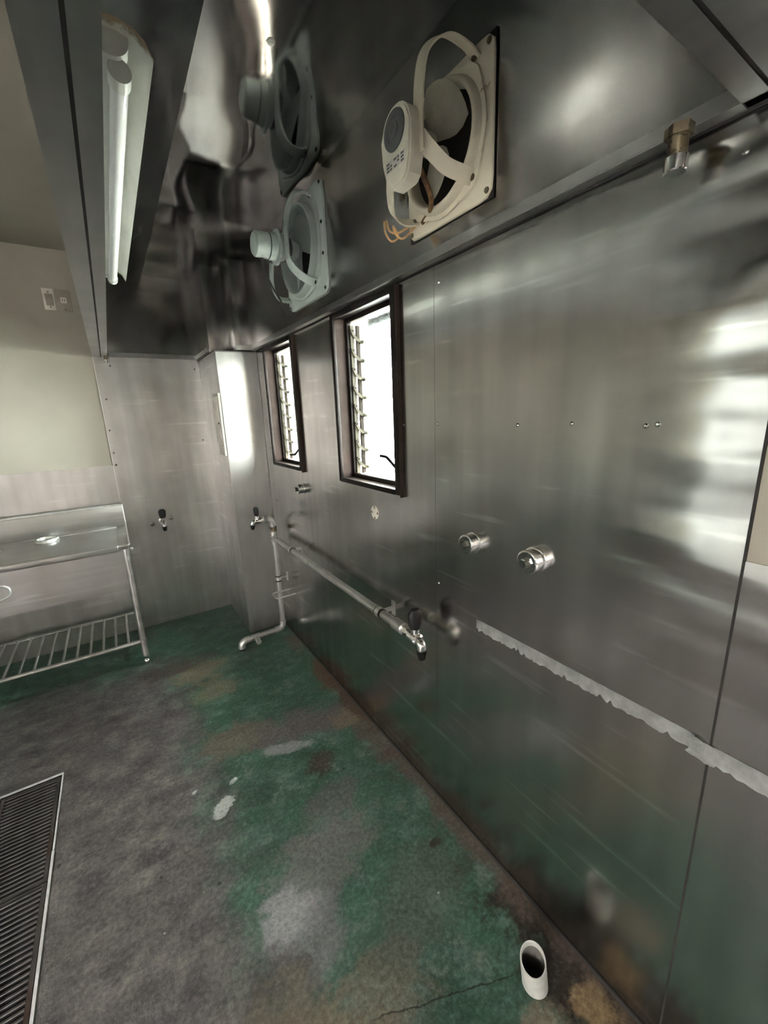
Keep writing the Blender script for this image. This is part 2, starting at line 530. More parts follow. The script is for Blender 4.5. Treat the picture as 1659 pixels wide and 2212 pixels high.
def add_sheet(bm, us, vs, holes, put, d):
    """Flat slab over the grid us x vs with rectangular holes (u0,u1,v0,v1); put(u,v) -> point, thickness vector d."""
    us = sorted(set(us + [h[i] for h in holes for i in (0, 1)]))
    vs = sorted(set(vs + [h[i] for h in holes for i in (2, 3)]))
    d = Vector(d)
    vt = {}

    def vert(i, j, k):
        if (i, j, k) not in vt:
            vt[(i, j, k)] = bm.verts.new(Vector(put(us[i], vs[j])) + d * k)
        return vt[(i, j, k)]
    solid = {}
    for i in range(len(us) - 1):
        for j in range(len(vs) - 1):
            cu, cv = (us[i] + us[i + 1]) / 2, (vs[j] + vs[j + 1]) / 2
            solid[(i, j)] = not any(h[0] < cu < h[1] and h[2] < cv < h[3] for h in holes)
    for (i, j), s in solid.items():
        if not s:
            continue
        for k in (0, 1):
            f = [vert(i, j, k), vert(i + 1, j, k), vert(i + 1, j + 1, k), vert(i, j + 1, k)]
            bm.faces.new(f if k == 0 else list(reversed(f)))
        for di, dj, e in ((-1, 0, ((0, 0), (0, 1))), (1, 0, ((1, 0), (1, 1))), (0, -1, ((0, 0), (1, 0))), (0, 1, ((0, 1), (1, 1)))):
            if not solid.get((i + di, j + dj), False):
                (a0, b0), (a1, b1) = e
                bm.faces.new((vert(i + a0, j + b0, 0), vert(i + a1, j + b1, 0), vert(i + a1, j + b1, 1), vert(i + a0, j + b0, 1)))


def obj(name, bm, mat, parent=None, smooth=35):
    bmesh.ops.recalc_face_normals(bm, faces=bm.faces)
    me = bpy.data.meshes.new(name)
    bm.to_mesh(me)
    bm.free()
    me.materials.append(M[mat] if isinstance(mat, str) else mat)
    if smooth:
        me.shade_smooth()
        me.set_sharp_from_angle(angle=math.radians(smooth))
    o = bpy.data.objects.new(name, me)
    COL.objects.link(o)
    if parent is not None:
        o.parent = parent
        base = parent
        off = Vector((0, 0, 0))
        while base is not None:
            off += base.location
            base = base.parent
        if off.length > 0:
            me.transform(Matrix.Translation(-off))
    return o


def B():
    return bmesh.new()


def box(name, dims, mat, parent=None, bev=0.0, seg=2):
    bm = B()
    add_box(bm, *dims, bev=bev, seg=seg)
    return obj(name, bm, mat, parent)


def tube(name, pts, r, mat, parent=None, seg=14, **kw):
    bm = B()
    add_tube(bm, pts, r, seg, **kw)
    return obj(name, bm, mat, parent)


def lathe(name, prof, origin, axis, mat, parent=None, seg=32, cap0=True, cap1=True):
    bm = B()
    add_lathe(bm, prof, origin, axis, seg, cap0, cap1)
    return obj(name, bm, mat, parent)


def thing(name, label, cat, loc=(0, 0, 0), group=None):
    o = bpy.data.objects.new(name, None)
    o.empty_display_size = 0.05
    COL.objects.link(o)
    o.location = loc
    o['label'] = label
    o['category'] = cat
    if group:
        o['group'] = group
    return o


def tag(o, label, cat, group=None):
    o['label'] = label
    o['category'] = cat
    if group:
        o['group'] = group
    return o


def struct(o, label=None):
    o['kind'] = 'structure'
    if label:
        o['label'] = label
    return o


def copy_tree(o, parent=None):
    c = o.copy()
    COL.objects.link(c)
    c.parent = parent
    for ch in list(o.children):
        copy_tree(ch, c)
    return c


# ------------------------------------------------------------------ room shell
T = 0.165
WIN = [(1.205, 1.685, 1.20, 1.905), (2.135, 2.615, 1.20, 1.905)]          # y0 y1 z0 z1
FANH = [(0.80, 1.055, 2.01, 2.265), (1.675, 2.015, 2.02, 2.355)]           # fan openings
GX0, GX1, GY0, GY1 = -0.628, -0.414, 1.030, 2.06                             # drain channel in the floor

bm = B()
add_sheet(bm, [XL, XW + T], [YB, YF + T], [(GX0, GX1, GY0, GY1)], lambda u, v: (u, v, 0), (0, 0, -0.2))
floor = struct(obj('floor', bm, 'floor', smooth=0), 'worn green painted concrete floor with bare grey patches')
ceiling = struct(box('ceiling', (XL - T, XW + T, YB - T, YF + T, ZC, ZC + 0.15), 'beige_wall'), 'plain beige ceiling above the hood')

bm = B()
add_sheet(bm, [YB - T, YF + T], [-0.2, ZC], WIN + FANH, lambda u, v: (XW, u, v), (T, 0, 0))
wall_right = struct(obj('wall_right', bm, 'beige_wall', smooth=0), 'window wall clad in stainless steel sheets')
wall_far = struct(box('wall_far', (XL - T, XW, YF, YF + T, -0.2, ZC), 'beige_wall'), 'beige painted end wall with steel sheets below')
bm = B()
add_sheet(bm, [YB - T, YF + T], [-0.2, ZC], [(-2.7, -0.5, 0.03, 2.13)], lambda u, v: (XL, u, v), (-T, 0, 0))  # unseen doorway, added so daylight comes in from behind the camera
wall_left = struct(obj('wall_left', bm, 'beige_wall', smooth=0), 'beige wall opposite the windows with an unseen doorway added to let in light')
bm = B()
add_sheet(bm, [XL, XW], [-0.2, ZC], [], lambda u, v: (u, YB, v), (0, -T, 0))
wall_back = struct(obj('wall_back', bm, 'white_wall', smooth=0), 'white wall behind the camera')

# corner column under the hood
CX, CY = 0.616, 2.775
wall_column = struct(box('wall_column', (CX, XW, CY, YF, 0, 1.898), 'beige_wall'), 'square corner column clad in stainless steel')
box('panel', (CX - 0.003, XW - 0.006, CY - 0.004, CY, 0.0, 1.898), 'column_steel', wall_column)
box('panel', (CX - 0.004, CX, CY, YF, 0.0, 1.898), 'far_steel', wall_column)
box('panel', (CX - 0.010, XW - 0.006, CY - 0.010, YF, 1.896, 1.903), 'lip_steel', wall_column)

# window wall sheets
SH = 0.004
bm = B()
add_sheet(bm, [1.022, CY - 0.006], [0.012, 1.925], WIN, lambda u, v: (XW - SH, u, v), (SH - 0.0005, 0, 0))
obj('panel', bm, 'wall_steel', wall_right, smooth=0)
box('panel', (XW - SH, XW - 0.0005, 0.2195, 1.0208, 0.012, 1.925), 'wall_steel', wall_right)
box('panel', (XW - SH, XW - 0.0005, YB + 0.01, 0.2150, 0.012, 1.232), 'wall_steel', wall_right)
for yy, z1 in ((1.0214, 1.92), (0.21725, 1.925), (CY - 0.0055, 1.9)):
    box('seam', (XW - 0.0035, XW, yy - 0.002, yy + 0.002, 0.0, z1), 'seam', wall_right)
box('seam', (XW - 0.008, XW, YB + 0.01, CY - 0.01, 0.0, 0.012), 'seam', wall_right)
for (yy, zz) in ((1.009, 1.458), (0.700, 1.456), (0.552, 1.460), (0.397, 1.456), (0.376, 1.459), (1.003, 1.86), (1.190, 1.454), (1.009, 0.92),
                 (0.165, 1.20), (2.66, 1.62), (2.68, 1.30), (2.66, 0.95), (0.30, 1.86)):
    lathe('screw', ((0, 0.0048), (0.0015, 0.0045), (0.003, 0.0025)), (XW - SH, yy, zz), (-1, 0, 0), 'zinc_bolt', wall_right, 10)

# sink wall sheets
box('panel', (XL + 0.01, -0.0185, YF - SH, YF - 0.0005, 0.005, 1.218), 'far_steel', wall_far)
box('panel', (-0.0150, CX - 0.005, YF - SH - 0.001, YF - 0.0005, 0.005, 1.925), 'far_steel', wall_far)
box('edge', (-0.0185, -0.0150, YF - SH - 0.003, YF - 0.0005, 0.0, 1.925), 'edge_steel', wall_far)
for (xx, zz) in ((0.0, 1.45), (0.0, 1.30), (0.0, 1.22), (0.015, 1.65), (0.07, 1.86), (0.58, 1.85), (0.57, 1.35)):
    lathe('screw', ((0, 0.006), (0.002, 0.0055), (0.004, 0.003)), (xx, YF - SH - 0.001, zz), (0, -1, 0), 'zinc_bolt', wall_far, 10)
for (xx, zz) in ((0.150, 0.775), (0.275, 0.800)):
    lathe('socket_stub', ((0, 0.016), (0.002, 0.014), (0.003, 0.008), (-0.004, 0.007)), (xx, YF - SH - 0.001, zz), (0, -1, 0), 'zinc_bolt', wall_far, 16)

# opposite wall and wall behind the camera: only seen as reflections
trim_1 = struct(box('trim_1', (XL, XL + 0.05, 2.46, 2.62, 0.75, 1.98), 'cream_trim', bev=0.004), 'cream post on the opposite wall')
trim_3 = struct(box('trim_3', (0.52, 0.62, YB, YB + 0.035, 0.0, 2.05), 'wood', bev=0.004), 'orange wood post on the wall behind the camera')
trim_4 = struct(box('trim_4', (XL, XL + 0.03, -0.5, -0.42, 0.0, 2.13), 'wood', bev=0.004), 'wooden jamb of the added doorway')
box('panel', (XL + 0.001, XL + 0.005, YB + 0.05, YF - 0.02, 0.0, 0.75), 'far_steel', wall_left)

fg = thing('refrigerator', 'white upright refrigerator seen only as a reflection in the steel wall', 'refrigerator', (-2.0, 1.10, 0))
box('body', (-2.40, -1.74, 0.72, 1.48, 0.08, 1.95), 'fridge', fg, 0.01)
for y0, y1 in ((0.725, 1.097), (1.103, 1.475)):
    d_ = box('door', (-1.74, -1.70, y0, y1, 0.12, 1.68), 'fridge', fg, 0.008)
    box('handle', (-1.702, -1.688, y0 + 0.03 if y0 > 1 else y1 - 0.06, y0 + 0.06 if y0 > 1 else y1 - 0.03, 0.75, 1.15), 'motor_grey', d_, 0.004)
for k in range(7):
    box('vent_slat', (-1.745, -1.715, 0.80, 1.40, 1.74 + k * 0.026, 1.752 + k * 0.026), 'motor_grey', fg)
for xx in (-2.33, -1.80):
    for yy in (0.79, 1.41):
        lathe('foot', ((0, 0.03), (0.085, 0.025)), (xx, yy, 0), (0, 0, 1), 'black', fg, 12)

# outside
pavement = struct(box('pavement_outside', (-14, 14, -14, 14, -0.45, -0.25), 'concrete'), 'pale concrete yard outside')

struct(box('wall_sky_blocker', (XL - 1.9, XL - 1.7, -7.5, 4.0, -0.25, 2.7), 'outside'), 'unseen wall added outside to block sky from the doorway')  # unseen wall, added to dim the daylight that enters by the doorway


# ------------------------------------------------------------------ louvre windows
def window(name, y0, y1, z0, z1, label):
    w = bpy.data.objects.new(name, None)
    COL.objects.link(w)
    w.location = (XW, (y0 + y1) / 2, z0)
    struct(w, label)
    xf = XW - SH                                     # face of the steel
    # flange standing a little proud of the sheet
    fl = 0.022
    box('frame', (xf - 0.014, xf, y1 - fl, y1, z0, z1), 'bronze', w, 0.002)
    box('frame', (xf - 0.014, xf, y0 - 0.004, y0 + 0.030, z0, z1), 'bronze', w, 0.002)
    box('frame', (xf - 0.014, xf, y0 + 0.030, y1 - fl, z1 - 0.022, z1), 'bronze', w, 0.002)
    box('frame', (xf - 0.018, xf, y0 + 0.030, y1 - fl, z0, z0 + 0.020), 'bronze', w, 0.002)
    box('edge_strip', (xf - 0.016, xf, y0 - 0.010, y0 - 0.004, z0 - 0.006, z1), 'jamb', w, 0.001)
    # reveal lining
    xi = XW + 0.043
    box('jamb', (xf, xi, y1 - 0.020, y1, z0, z1), 'jamb', w)
    box('jamb', (xf, xi, y0, y0 + 0.020, z0, z1), 'jamb', w)
    box('head', (xf, xi, y0 + 0.020, y1 - 0.020, z1 - 0.014, z1), 'bronze', w)
    box('sill', (xf, xi, y0 + 0.020, y1 - 0.020, z0, z0 + 0.016), 'jamb', w)
    # inner sash frame
    xs = xi + 0.022
    for dims in ((xi, xs, y1 - 0.036, y1 - 0.0, z0, z1), (xi, xs, y0, y0 + 0.036, z0, z1),
                 (xi, xs, y0 + 0.036, y1 - 0.036, z1 - 0.032, z1), (xi, xs, y0 + 0.036, y1 - 0.036, z0, z0 + 0.034)):
        box('sash', dims, 'bronze', w, 0.002)
    # side rails that carry the blades, their swinging clips and the blades themselves
    n = 8
    pitch = (z1 - z0 - 0.085) / n
    for sy, yy in ((1, y1 - 0.040), (-1, y0 + 0.040)):
        box('carrier', (xs - 0.010, xs + 0.008, yy - 0.004, yy + 0.004, z0 + 0.030, z1 - 0.040), 'clip', w)
        box('carrier', (xs + 0.020, xs + 0.036, yy - 0.006, yy + 0.006, z0 + 0.030, z1 - 0.040), 'carrier', w)
        for k in range(n):
            zc = z0 + 0.050 + pitch * k
            yo = yy - sy * 0.010
            arc = [(xs - 0.004 + 0.048 * (1 - math.cos(a)) * 0.72 + 0.010 * math.sin(a), yo, zc + 0.048 - 0.040 * math.sin(a)) for a in [i * PI / 2 / 7 for i in range(8)]]
            bm = B()
            add_tube(bm, arc, 0, flat=(0.005, 0.012, (0, 1, 0)))
            add_lathe(bm, ((-0.004, 0.009), (0.004, 0.009)), arc[0], (0, 1, 0), 12, True, True)
            add_lathe(bm, ((-0.004, 0.010), (0.004, 0.010)), arc[-1], (0, 1, 0), 12, True, True)
            c = obj('clip', bm, 'clip', w)
            bm = B()
            add_lathe(bm, ((-0.006, 0.004), (0.006, 0.004)), arc[0], (0, 1, 0), 10, True, True)
            add_lathe(bm, ((-0.006, 0.004), (0.006, 0.004)), arc[-1], (0, 1, 0), 10, True, True)
            obj('rivet', bm, 'carrier', c)
    for k in range(n):
        zc = z0 + 0.050 + pitch * k
        bm = B()
        add_prism(bm, [(xs + 0.044, y0 + 0.050, zc - 0.006), (xs + 0.049, y0 + 0.050, zc - 0.006), (xs + 0.037, y0 + 0.050, zc + pitch + 0.008), (xs + 0.032, y0 + 0.050, zc + pitch + 0.008)], (0, y1 - y0 - 0.10, 0))
        obj('pane', bm, 'glass', w)
    return w


w2 = window('window_1', *WIN[0], 'brown framed louvre window nearest the camera, wired glass blades')
w1 = window('window_2', *WIN[1], 'brown framed louvre window beside the corner column')
# cranks
zc = 1.285
tube('crank', rounded([(0.930, 1.238, zc), (0.900, 1.238, zc), (0.895, 1.285, zc + 0.004), (0.890, 1.345, zc + 0.045), (0.888, 1.385, zc + 0.047)], 0.008), 0.006, 'handle', w2)
lathe('crank_box', ((0, 0.016), (0.02, 0.014)), (0.925, 1.238, zc), (-1, 0, 0), 'bronze', w2, 16)
tube('crank', rounded([(0.930, 2.168, zc + 0.03), (0.902, 2.168, zc + 0.03), (0.897, 2.250, zc + 0.035), (0.892, 2.330, zc - 0.010), (0.890, 2.385, zc - 0.012)], 0.008), 0.006, 'handle', w1)
lathe('crank_box', ((0, 0.016), (0.02, 0.014)), (0.925, 2.168, zc + 0.03), (-1, 0, 0), 'bronze', w1, 16)

# green awning outside over both windows
aw = thing('window_awning', 'green ribbed awning outside above the louvre windows', 'awning', (1.05, 2.4, 2.3))
bm = B()
add_prism(bm, [(1.60, 0.6, 2.275), (1.95, 0.6, 2.24), (1.95, 0.6, 2.25), (1.60, 0.6, 2.285)], (0, 5.4, 0))
obj('sheet', bm, 'awning', aw)
bm = B()
add_box(bm, 1.945, 1.965, 0.6, 6.0, 2.205, 2.32)
obj('front_rail', bm, 'awning', aw)
for k in range(66):
    yy = 0.64 + k * 0.081
    bm = B()
    add_prism(bm, [(1.60, yy, 2.267), (1.95, yy, 2.232), (1.95, yy, 2.242), (1.60, yy, 2.277)], (0, 0.012, 0))
    add_prism(bm, [(1.940, yy, 2.206), (1.940, yy + 0.014, 2.206), (1.940, yy + 0.064, 2.32), (1.940, yy + 0.050, 2.32)], (0.008, 0, 0))
    obj('rib', bm, 'awning_rib', aw)

# ------------------------------------------------------------------ range hood
HB, HT = 1.914, 2.425                 # bottom and top of the hood
HX = 0.836                            # face of its back sheet
HY0, HY1 = 0.222, YF - SH - 0.003     # near end, far end
hood = thing('range_hood', 'large stainless steel exhaust hood over the window wall', 'hood', (0.4, 1.8, HB))
bm = B()
add_sheet(bm, [HY0, CY - 0.004], [HB, HT], FANH, lambda u, v: (HX, u, v), (0.003, 0, 0))
obj('back_panel', bm, 'hood_steel', hood, smooth=0)
box('top_panel', (0.330, 0.862, HY0, HY1, HT, HT + 0.003), 'hood_mirror', hood)
bm = B()
add_prism(bm, [(-0.016, HY0, 2.075), (0.336, HY0, HT), (0.333, HY0, HT + 0.004), (-0.019, HY0, 2.079)], (0, HY1 - HY0, 0))
obj('front_slope', bm, 'hood_steel', hood)
box('fascia', (-0.019, -0.016, HY0, HY1, HB, 2.078), 'lip_steel', hood)
for y0, y1 in ((HY1 - 0.003, HY1), (HY0, HY0 + 0.003)):
    bm = B()
    add_prism(bm, [(-0.016, y0, HB + 0.002), (0.862, y0, HB + 0.002), (0.862, y0, HT), (0.336, y0, HT), (-0.016, y0, 2.076)], (0, y1 - y0, 0))
    obj('end_panel', bm, 'hood_steel', hood)
# rim of the front: two strips with a dark slot between them
box('lip', (-0.019, 0.0255, HY0, HY1, HB - 0.003, HB), 'lip_steel', hood)
box('lip', (0.0310, 0.062, 0.302, HY1, HB - 0.003, HB), 'lip_steel', hood)
box('slot', (0.0255, 0.0310, 0.270, HY1, HB - 0.001, HB + 0.004), 'seam', hood)
box('lip_return', (0.060, 0.062, 0.302, HY1, HB, HB + 0.030), 'lip_steel', hood)
# rim of the near end
box('lip', (0.0255, 0.862, HY0, 0.2655, HB - 0.003, HB), 'lip_steel', hood)
box('lip', (0.0310, 0.830, 0.2710, 0.302, HB - 0.003, HB), 'lip_steel', hood)
box('slot', (0.0255, 0.862, 0.2655, 0.2710, HB - 0.001, HB + 0.004), 'seam', hood)
box('lip_return', (0.062, 0.829, 0.300, 0.302, HB, HB + 0.030), 'lip_steel', hood)
# rim along the window wall: folded strip, then its underside
box('lip', (0.829, HX, 0.302, CY - 0.006, HB, HB + 0.022), 'lip_steel', hood)
box('lip', (0.8295, 0.861, 0.302, CY - 0.006, HB - 0.003, HB), 'lip_steel', hood)
box('slot', (0.856, 0.863, 0.222, CY - 0.006, HB - 0.0045, HB - 0.001), 'seam', hood)
# rim along the sink wall and round the boxed-in corner
box('lip', (0.062, 0.600, HY1 - 0.030, HY1 - 0.026, HB, HB + 0.026), 'lip_steel', hood)
box('lip', (0.062, 0.600, HY1 - 0.030, HY1, HB - 0.003, HB), 'lip_steel', hood)
box('lip', (0.596, 0.600, 2.935, HY1 - 0.026, HB, HB + 0.026), 'edge_steel', hood)
box('lip', (0.596, 0.618, 2.935, HY1 - 0.026, HB - 0.003, HB), 'lip_steel', hood)
box('lip', (0.735, 0.830, 2.752, 2.757, HB - 0.002, HB + 0.024), 'edge_steel', hood)
box('corner_box', (0.620, 0.745, 2.955, HY1 - 0.003, HB - 0.004, HT), 'hood_steel', hood, 0.003)
box('corner_box', (0.744, 0.862, CY - 0.003, HY1 - 0.003, HB - 0.004, HT), 'hood_steel', hood, 0.003)
lathe('rivet', ((0, 0.011), (0.003, 0.010), (0.004, 0.003)), (0.50, 1.22, HT), (0, 0, -1), 'white', hood, 14)


def drain_cock(name, p, label, lean=(0, 0, -1), big=1.0):
    t = thing(name, label, 'valve', p)
    d = Vector(lean).normalized()
    P0 = Vector(p)
    lathe('nut', ((0, 0.020 * big), (0.014 * big, 0.020 * big)), P0, d, 'brass', t, 6)
    lathe('stem', ((0.012 * big, 0.0145 * big), (0.044 * big, 0.0135 * big)), P0, d, 'brass', t, 18)
    lathe('cap', ((0.040 * big, 0.0155 * big), (0.041 * big, 0.0165 * big), (0.060 * big, 0.0165 * big), (0.062 * big, 0.0150 * big)), P0, d, 'chrome', t, 24)
    return t


drain_cock('drain_cock', (0.812, 0.372, HB - 0.002), 'grimy drain cock with silver cap under the hood rim above the window wall')
dc = drain_cock('drain_cock', (0.056, 3.262, HB + 0.012), 'small dark drain cock under the hood rim corner beside the beige wall', big=0.9)
tube('lever', [(0.050, 3.240, HB + 0.030), (0.052, 3.246, HB + 0.012), (0.056, 3.252, HB - 0.006)], 0.009, 'brass', dc)


# ------------------------------------------------------------------ exhaust fans
def blade(bm, cx, cy, cz, r0, r1, ang, span, depth, pitch_dir=1):
    """Broad fan blade in the plane x=const, angle measured from -y (to the camera side) up."""
    nr, na = 6, 9
    grid = []
    for i in range(nr):
        s = i / (nr - 1)
        r = r0 + (r1 - r0) * s
        row = []
        half = span * (0.30 + 0.70 * math.sin(PI * min(1, 0.18 + s * 0.60))) / 2
        for j in range(na):
            u = j / (na - 1) * 2 - 1
            rr = r * (1 - 0.10 * s * u * u)
            a = ang + u * half + 0.18 * s
            x = cx + pitch_dir * u * depth * (0.55 + 0.45 * s) + 0.010 * u * u * s
            row.append(bm.verts.new((x, cy - rr * math.cos(a), cz + rr * math.sin(a))))
        grid.append(row)
    for i in range(nr - 1):
        for j in range(na - 1):
            bm.faces.new((grid[i][j], grid[i][j + 1], grid[i + 1][j + 1], grid[i + 1][j]))
    bmesh.ops.solidify(bm, geom=bm.faces[:], thickness=0.003)


def fan_plate(y0, y1, z0, z1, x, hole_r, rise, depth, t=0.010):
    """Square pressed plate with rounded corners that swells into a round bell mouth."""
    bm = B()
    cy, cz = (y0 + y1) / 2, (z0 + z1) / 2
    hy, hz, rc = (y1 - y0) / 2, (z1 - z0) / 2, 0.022
    N = 64

    def sq(k, inset):
        a = 2 * PI * (k + 0.5) / N
        c, s = math.cos(a), math.sin(a)
        HY, HZ, RC = hy - inset, hz - inset, max(rc - inset * 0.6, 0.004)
        ex = 14.0
        den = (abs(c / HY) ** ex + abs(s / HZ) ** ex) ** (1 / ex)
        return c / den, s / den
    loops = []

    def ring(f):
        loops.append([bm.verts.new(f(k)) for k in range(N)])

    def circ(k, r):
        a = 2 * PI * (k + 0.5) / N
        return r * math.cos(a), r * math.sin(a)

    def at(yz, d):
        return (x - d, cy + yz[0], cz + yz[1])
    ring(lambda k: at(sq(k, 0), 0.0))
    ring(lambda k: at(sq(k, 0), t - 0.003))
    ring(lambda k: at(sq(k, 0.003), t))
    ring(lambda k: at(sq(k, 0.016), t))
    ring(lambda k: at(sq(k, 0.022), t + 0.004))

    def blend(k, s):
        a, b = sq(k, 0.022), circ(k, hole_r + 0.030)
        return a[0] * (1 - s) + b[0] * s, a[1] * (1 - s) + b[1] * s
    ring(lambda k: at(blend(k, 0.55), t + 0.003))
    ring(lambda k: at(blend(k, 0.62), t + 0.009))
    ring(lambda k: at(blend(k, 1.0), t + 0.010))
    ring(lambda k: at(circ(k, hole_r + 0.020), t + 0.012))
    for s in range(1, 8):
        a = s / 7 * PI
        ring(lambda k, a=a: at(circ(k, hole_r + 0.009 + 0.009 * math.cos(a)), t + 0.012 + rise * math.sin(a)))
    ring(lambda k: at(circ(k, hole_r - 0.002), -depth * 0.5))
    ring(lambda k: at(circ(k, hole_r - 0.006), -depth))
    for a, b in zip(loops, loops[1:]):
        for j in range(N):
            bm.faces.new((a[j], a[(j + 1) % N], b[(j + 1) % N], b[j]))
    return bm, cy, cz


def spline(pts, n=6):
    """Catmull-Rom through the points."""
    P = [Vector(p) for p in pts]
    P = [P[0] * 2 - P[1]] + P + [P[-1] * 2 - P[-2]]
    out = []
    for a, b, c, d in zip(P, P[1:], P[2:], P[3:]):
        for k in range(n):
            s = k / n
            out.append(0.5 * ((2 * b) + (c - a) * s + (2 * a - 5 * b + 4 * c - d) * s * s + (3 * b - a - 3 * c + d) * s ** 3))
    out.append(P[-2])
    return out


def cream_fan():
    y0, y1, z0, z1 = 0.769, 1.086, 1.979, 2.295
    x = HX - 0.001
    f = thing('exhaust_fan', 'cream exhaust fan with flat strap arms and black motor disc', 'fan', (x, (y0 + y1) / 2, z0), 'exhaust fans in the hood')
    bm, cy, cz = fan_plate(y0, y1, z0, z1, x, 0.118, 0.020, 0.05)
    fr = obj('frame', bm, 'cream', f, 50)
    box('gasket', (x - 0.003, x, y0 - 0.001, y1 + 0.001, z0 - 0.001, z1 + 0.001), 'seam', f)
    f.children[-1].name = 'gasket'
    # dark duct behind
    bm = B()
    add_lathe(bm, ((0.052, 0.125), (0.150, 0.125), (0.151, 0.002)), (x, cy, cz), (1, 0, 0), 40)
    obj('duct', bm, 'dark', f)
    for yy, zz in ((y0 + 0.014, z0 + 0.016), (y0 + 0.014, z1 - 0.018), (y1 - 0.016, z0 + 0.016), (y1 - 0.016, z1 - 0.018)):
        lathe('screw', ((0, 0.007), (0.003, 0.006), (0.004, 0.003)), (x - 0.010, yy, zz), (-1, 0, 0), 'brass', f, 12)
    # motor box: round top, tapering block below, dark disc on its face
    xm = 0.668
    prof = []
    for k in range(13):
        a = PI * k / 12
        prof.append((cy + 0.056 * math.cos(a), cz + 0.000 + 0.054 * math.sin(a)))
    prof += [(cy - 0.056, cz - 0.062), (cy - 0.046, cz - 0.098), (cy - 0.030, cz - 0.110), (cy + 0.022, cz - 0.110), (cy + 0.040, cz - 0.098), (cy + 0.056, cz - 0.050)]
    bm = B()
    add_prism(bm, [(xm, p[0], p[1]) for p in prof], (0.044, 0, 0))
    bmesh.ops.bevel(bm, geom=[e for e in bm.edges if abs(e.verts[0].co.x - e.verts[1].co.x) < 1e-6], offset=0.005, segments=2, affect='EDGES')
    mo = obj('motor', bm, 'cream_blade', f)
    lathe('disc', ((0, 0.041), (0.003, 0.040), (0.0035, 0.026), (0.0020, 0.025), (0.0020, 0.017), (0.0045, 0.016), (0.0045, 0.011), (0.002, 0.010), (0.002, 0.001)), (xm, cy, cz + 0.002), (-1, 0, 0), 'motor_grey', mo, 36)
    lb = box('label_plate', (xm - 0.0006, xm + 0.001, cy - 0.040, cy + 0.040, cz - 0.073, cz - 0.050), 'plate_white', mo)
    for r in range(3):
        for k in range(5):
            if (r + k) % 4 == 3:
                continue
            yy = cy + 0.034 - k * 0.0145
            box('print', (xm - 0.0010, xm - 0.0004, yy - 0.011 + (k % 2) * 0.004, yy, cz - 0.071 + r * 0.007, cz - 0.067 + r * 0.007), 'motor_grey', mo)
    # motor back and shaft, hub, blades
    lathe('motor_back', ((0, 0.045), (0.020, 0.042), (0.030, 0.022)), (xm + 0.044, cy, cz), (1, 0, 0), 'motor_grey', f, 32)
    lathe('shaft', ((0.02, 0.006), (0.075, 0.006)), (xm + 0.050, cy, cz), (1, 0, 0), 'chrome', f, 14)
    lathe('hub', ((0, 0.016), (0.006, 0.024), (0.034, 0.026), (0.038, 0.012)), (xm + 0.074, cy, cz), (1, 0, 0), 'cream_blade', f, 24)
    for k, a in enumerate((38, 158, 278)):
        bm = B()
        blade(bm, 0.772, cy, cz, 0.016, 0.118, math.radians(a), math.radians(98), 0.022, -1)
        obj('blade', bm, 'cream_blade', f, 60)
    # three straps
    straps = ([(x - 0.016, y0 + 0.050, z1 - 0.030), (0.790, y0 + 0.050, z1 - 0.018), (0.745, y0 + 0.066, z1 - 0.006), (0.714, y0 + 0.094, z1 - 0.022), (0.704, y0 + 0.106, z1 - 0.068), (0.700, y0 + 0.108, z1 - 0.150), (0.700, y0 + 0.106, z1 - 0.215)],
              [(x - 0.016, y0 + 0.052, z0 + 0.056), (0.790, y0 + 0.058, z0 + 0.060), (0.750, y0 + 0.074, z0 + 0.074), (0.716, y0 + 0.092, z0 + 0.108), (0.700, y0 + 0.104, z0 + 0.132)],
              [(x - 0.016, y1 - 0.040, z0 + 0.040), (0.770, y1 - 0.044, z0 + 0.030), (0.728, y1 - 0.060, z0 + 0.034), (0.706, y1 - 0.080, z0 + 0.062), (0.700, y1 - 0.094, z0 + 0.120), (0.700, y1 - 0.098, z0 + 0.170)])
    wid = ((0, 0.72, 0.30), (0, 0.55, -0.85), (0, 0.72, 0.70))
    for s, wv in zip(straps, wid):
        bm = B()
        add_tube(bm, spline(s), 0, flat=(0.034, 0.004, wv))
        so = obj('strap', bm, 'cream', f, 50)
        lathe('bolt', ((0, 0.008), (0.004, 0.008), (0.006, 0.004)), (x - 0.018, s[0][1], s[0][2]), (-1, 0, 0), 'brass', so, 10)
    # pull-box bracket and flex
    box('bracket', (0.742, 0.748, cy + 0.060, cy + 0.082, z0 + 0.045, cz - 0.060), 'galv', f, 0.002)
    box('terminal', (0.735, 0.742, cy + 0.062, cy + 0.080, z0 + 0.060, z0 + 0.080), 'brass', f, 0.002)
    tube('cable', spline([(0.725, cy - 0.012, cz - 0.052), (0.745, cy - 0.015, cz - 0.085), (0.770, cy - 0.008, cz - 0.115), (0.792, cy + 0.020, cz - 0.125), (0.815, cy + 0.055, cz - 0.118), (0.822, cy + 0.090, cz - 0.128)]), 0.0065, 'rubber', f)
    tube('loose_wire', spline([(0.815, y1 - 0.050, z0 + 0.030), (0.780, y1 - 0.035, z0 - 0.004), (0.765, y1 - 0.020, z0 + 0.006), (0.760, y1 - 0.012, z0 + 0.030), (0.770, y1 - 0.022, z0 + 0.002), (0.755, y1 - 0.010, z0 - 0.008), (0.740, y1 - 0.004, z0 + 0.012), (0.736, y1 - 0.004, z0 + 0.040)]), 0.0028, 'orange_wire', f, 8)
    tube('loose_wire', spline([(0.800, y1 - 0.040, z0 + 0.028), (0.770, y1 - 0.020, z0 + 0.012), (0.750, y1 - 0.008, z0 + 0.018), (0.745, y1 - 0.002, z0 + 0.045)]), 0.0028, 'orange_wire', f, 8)
    return f


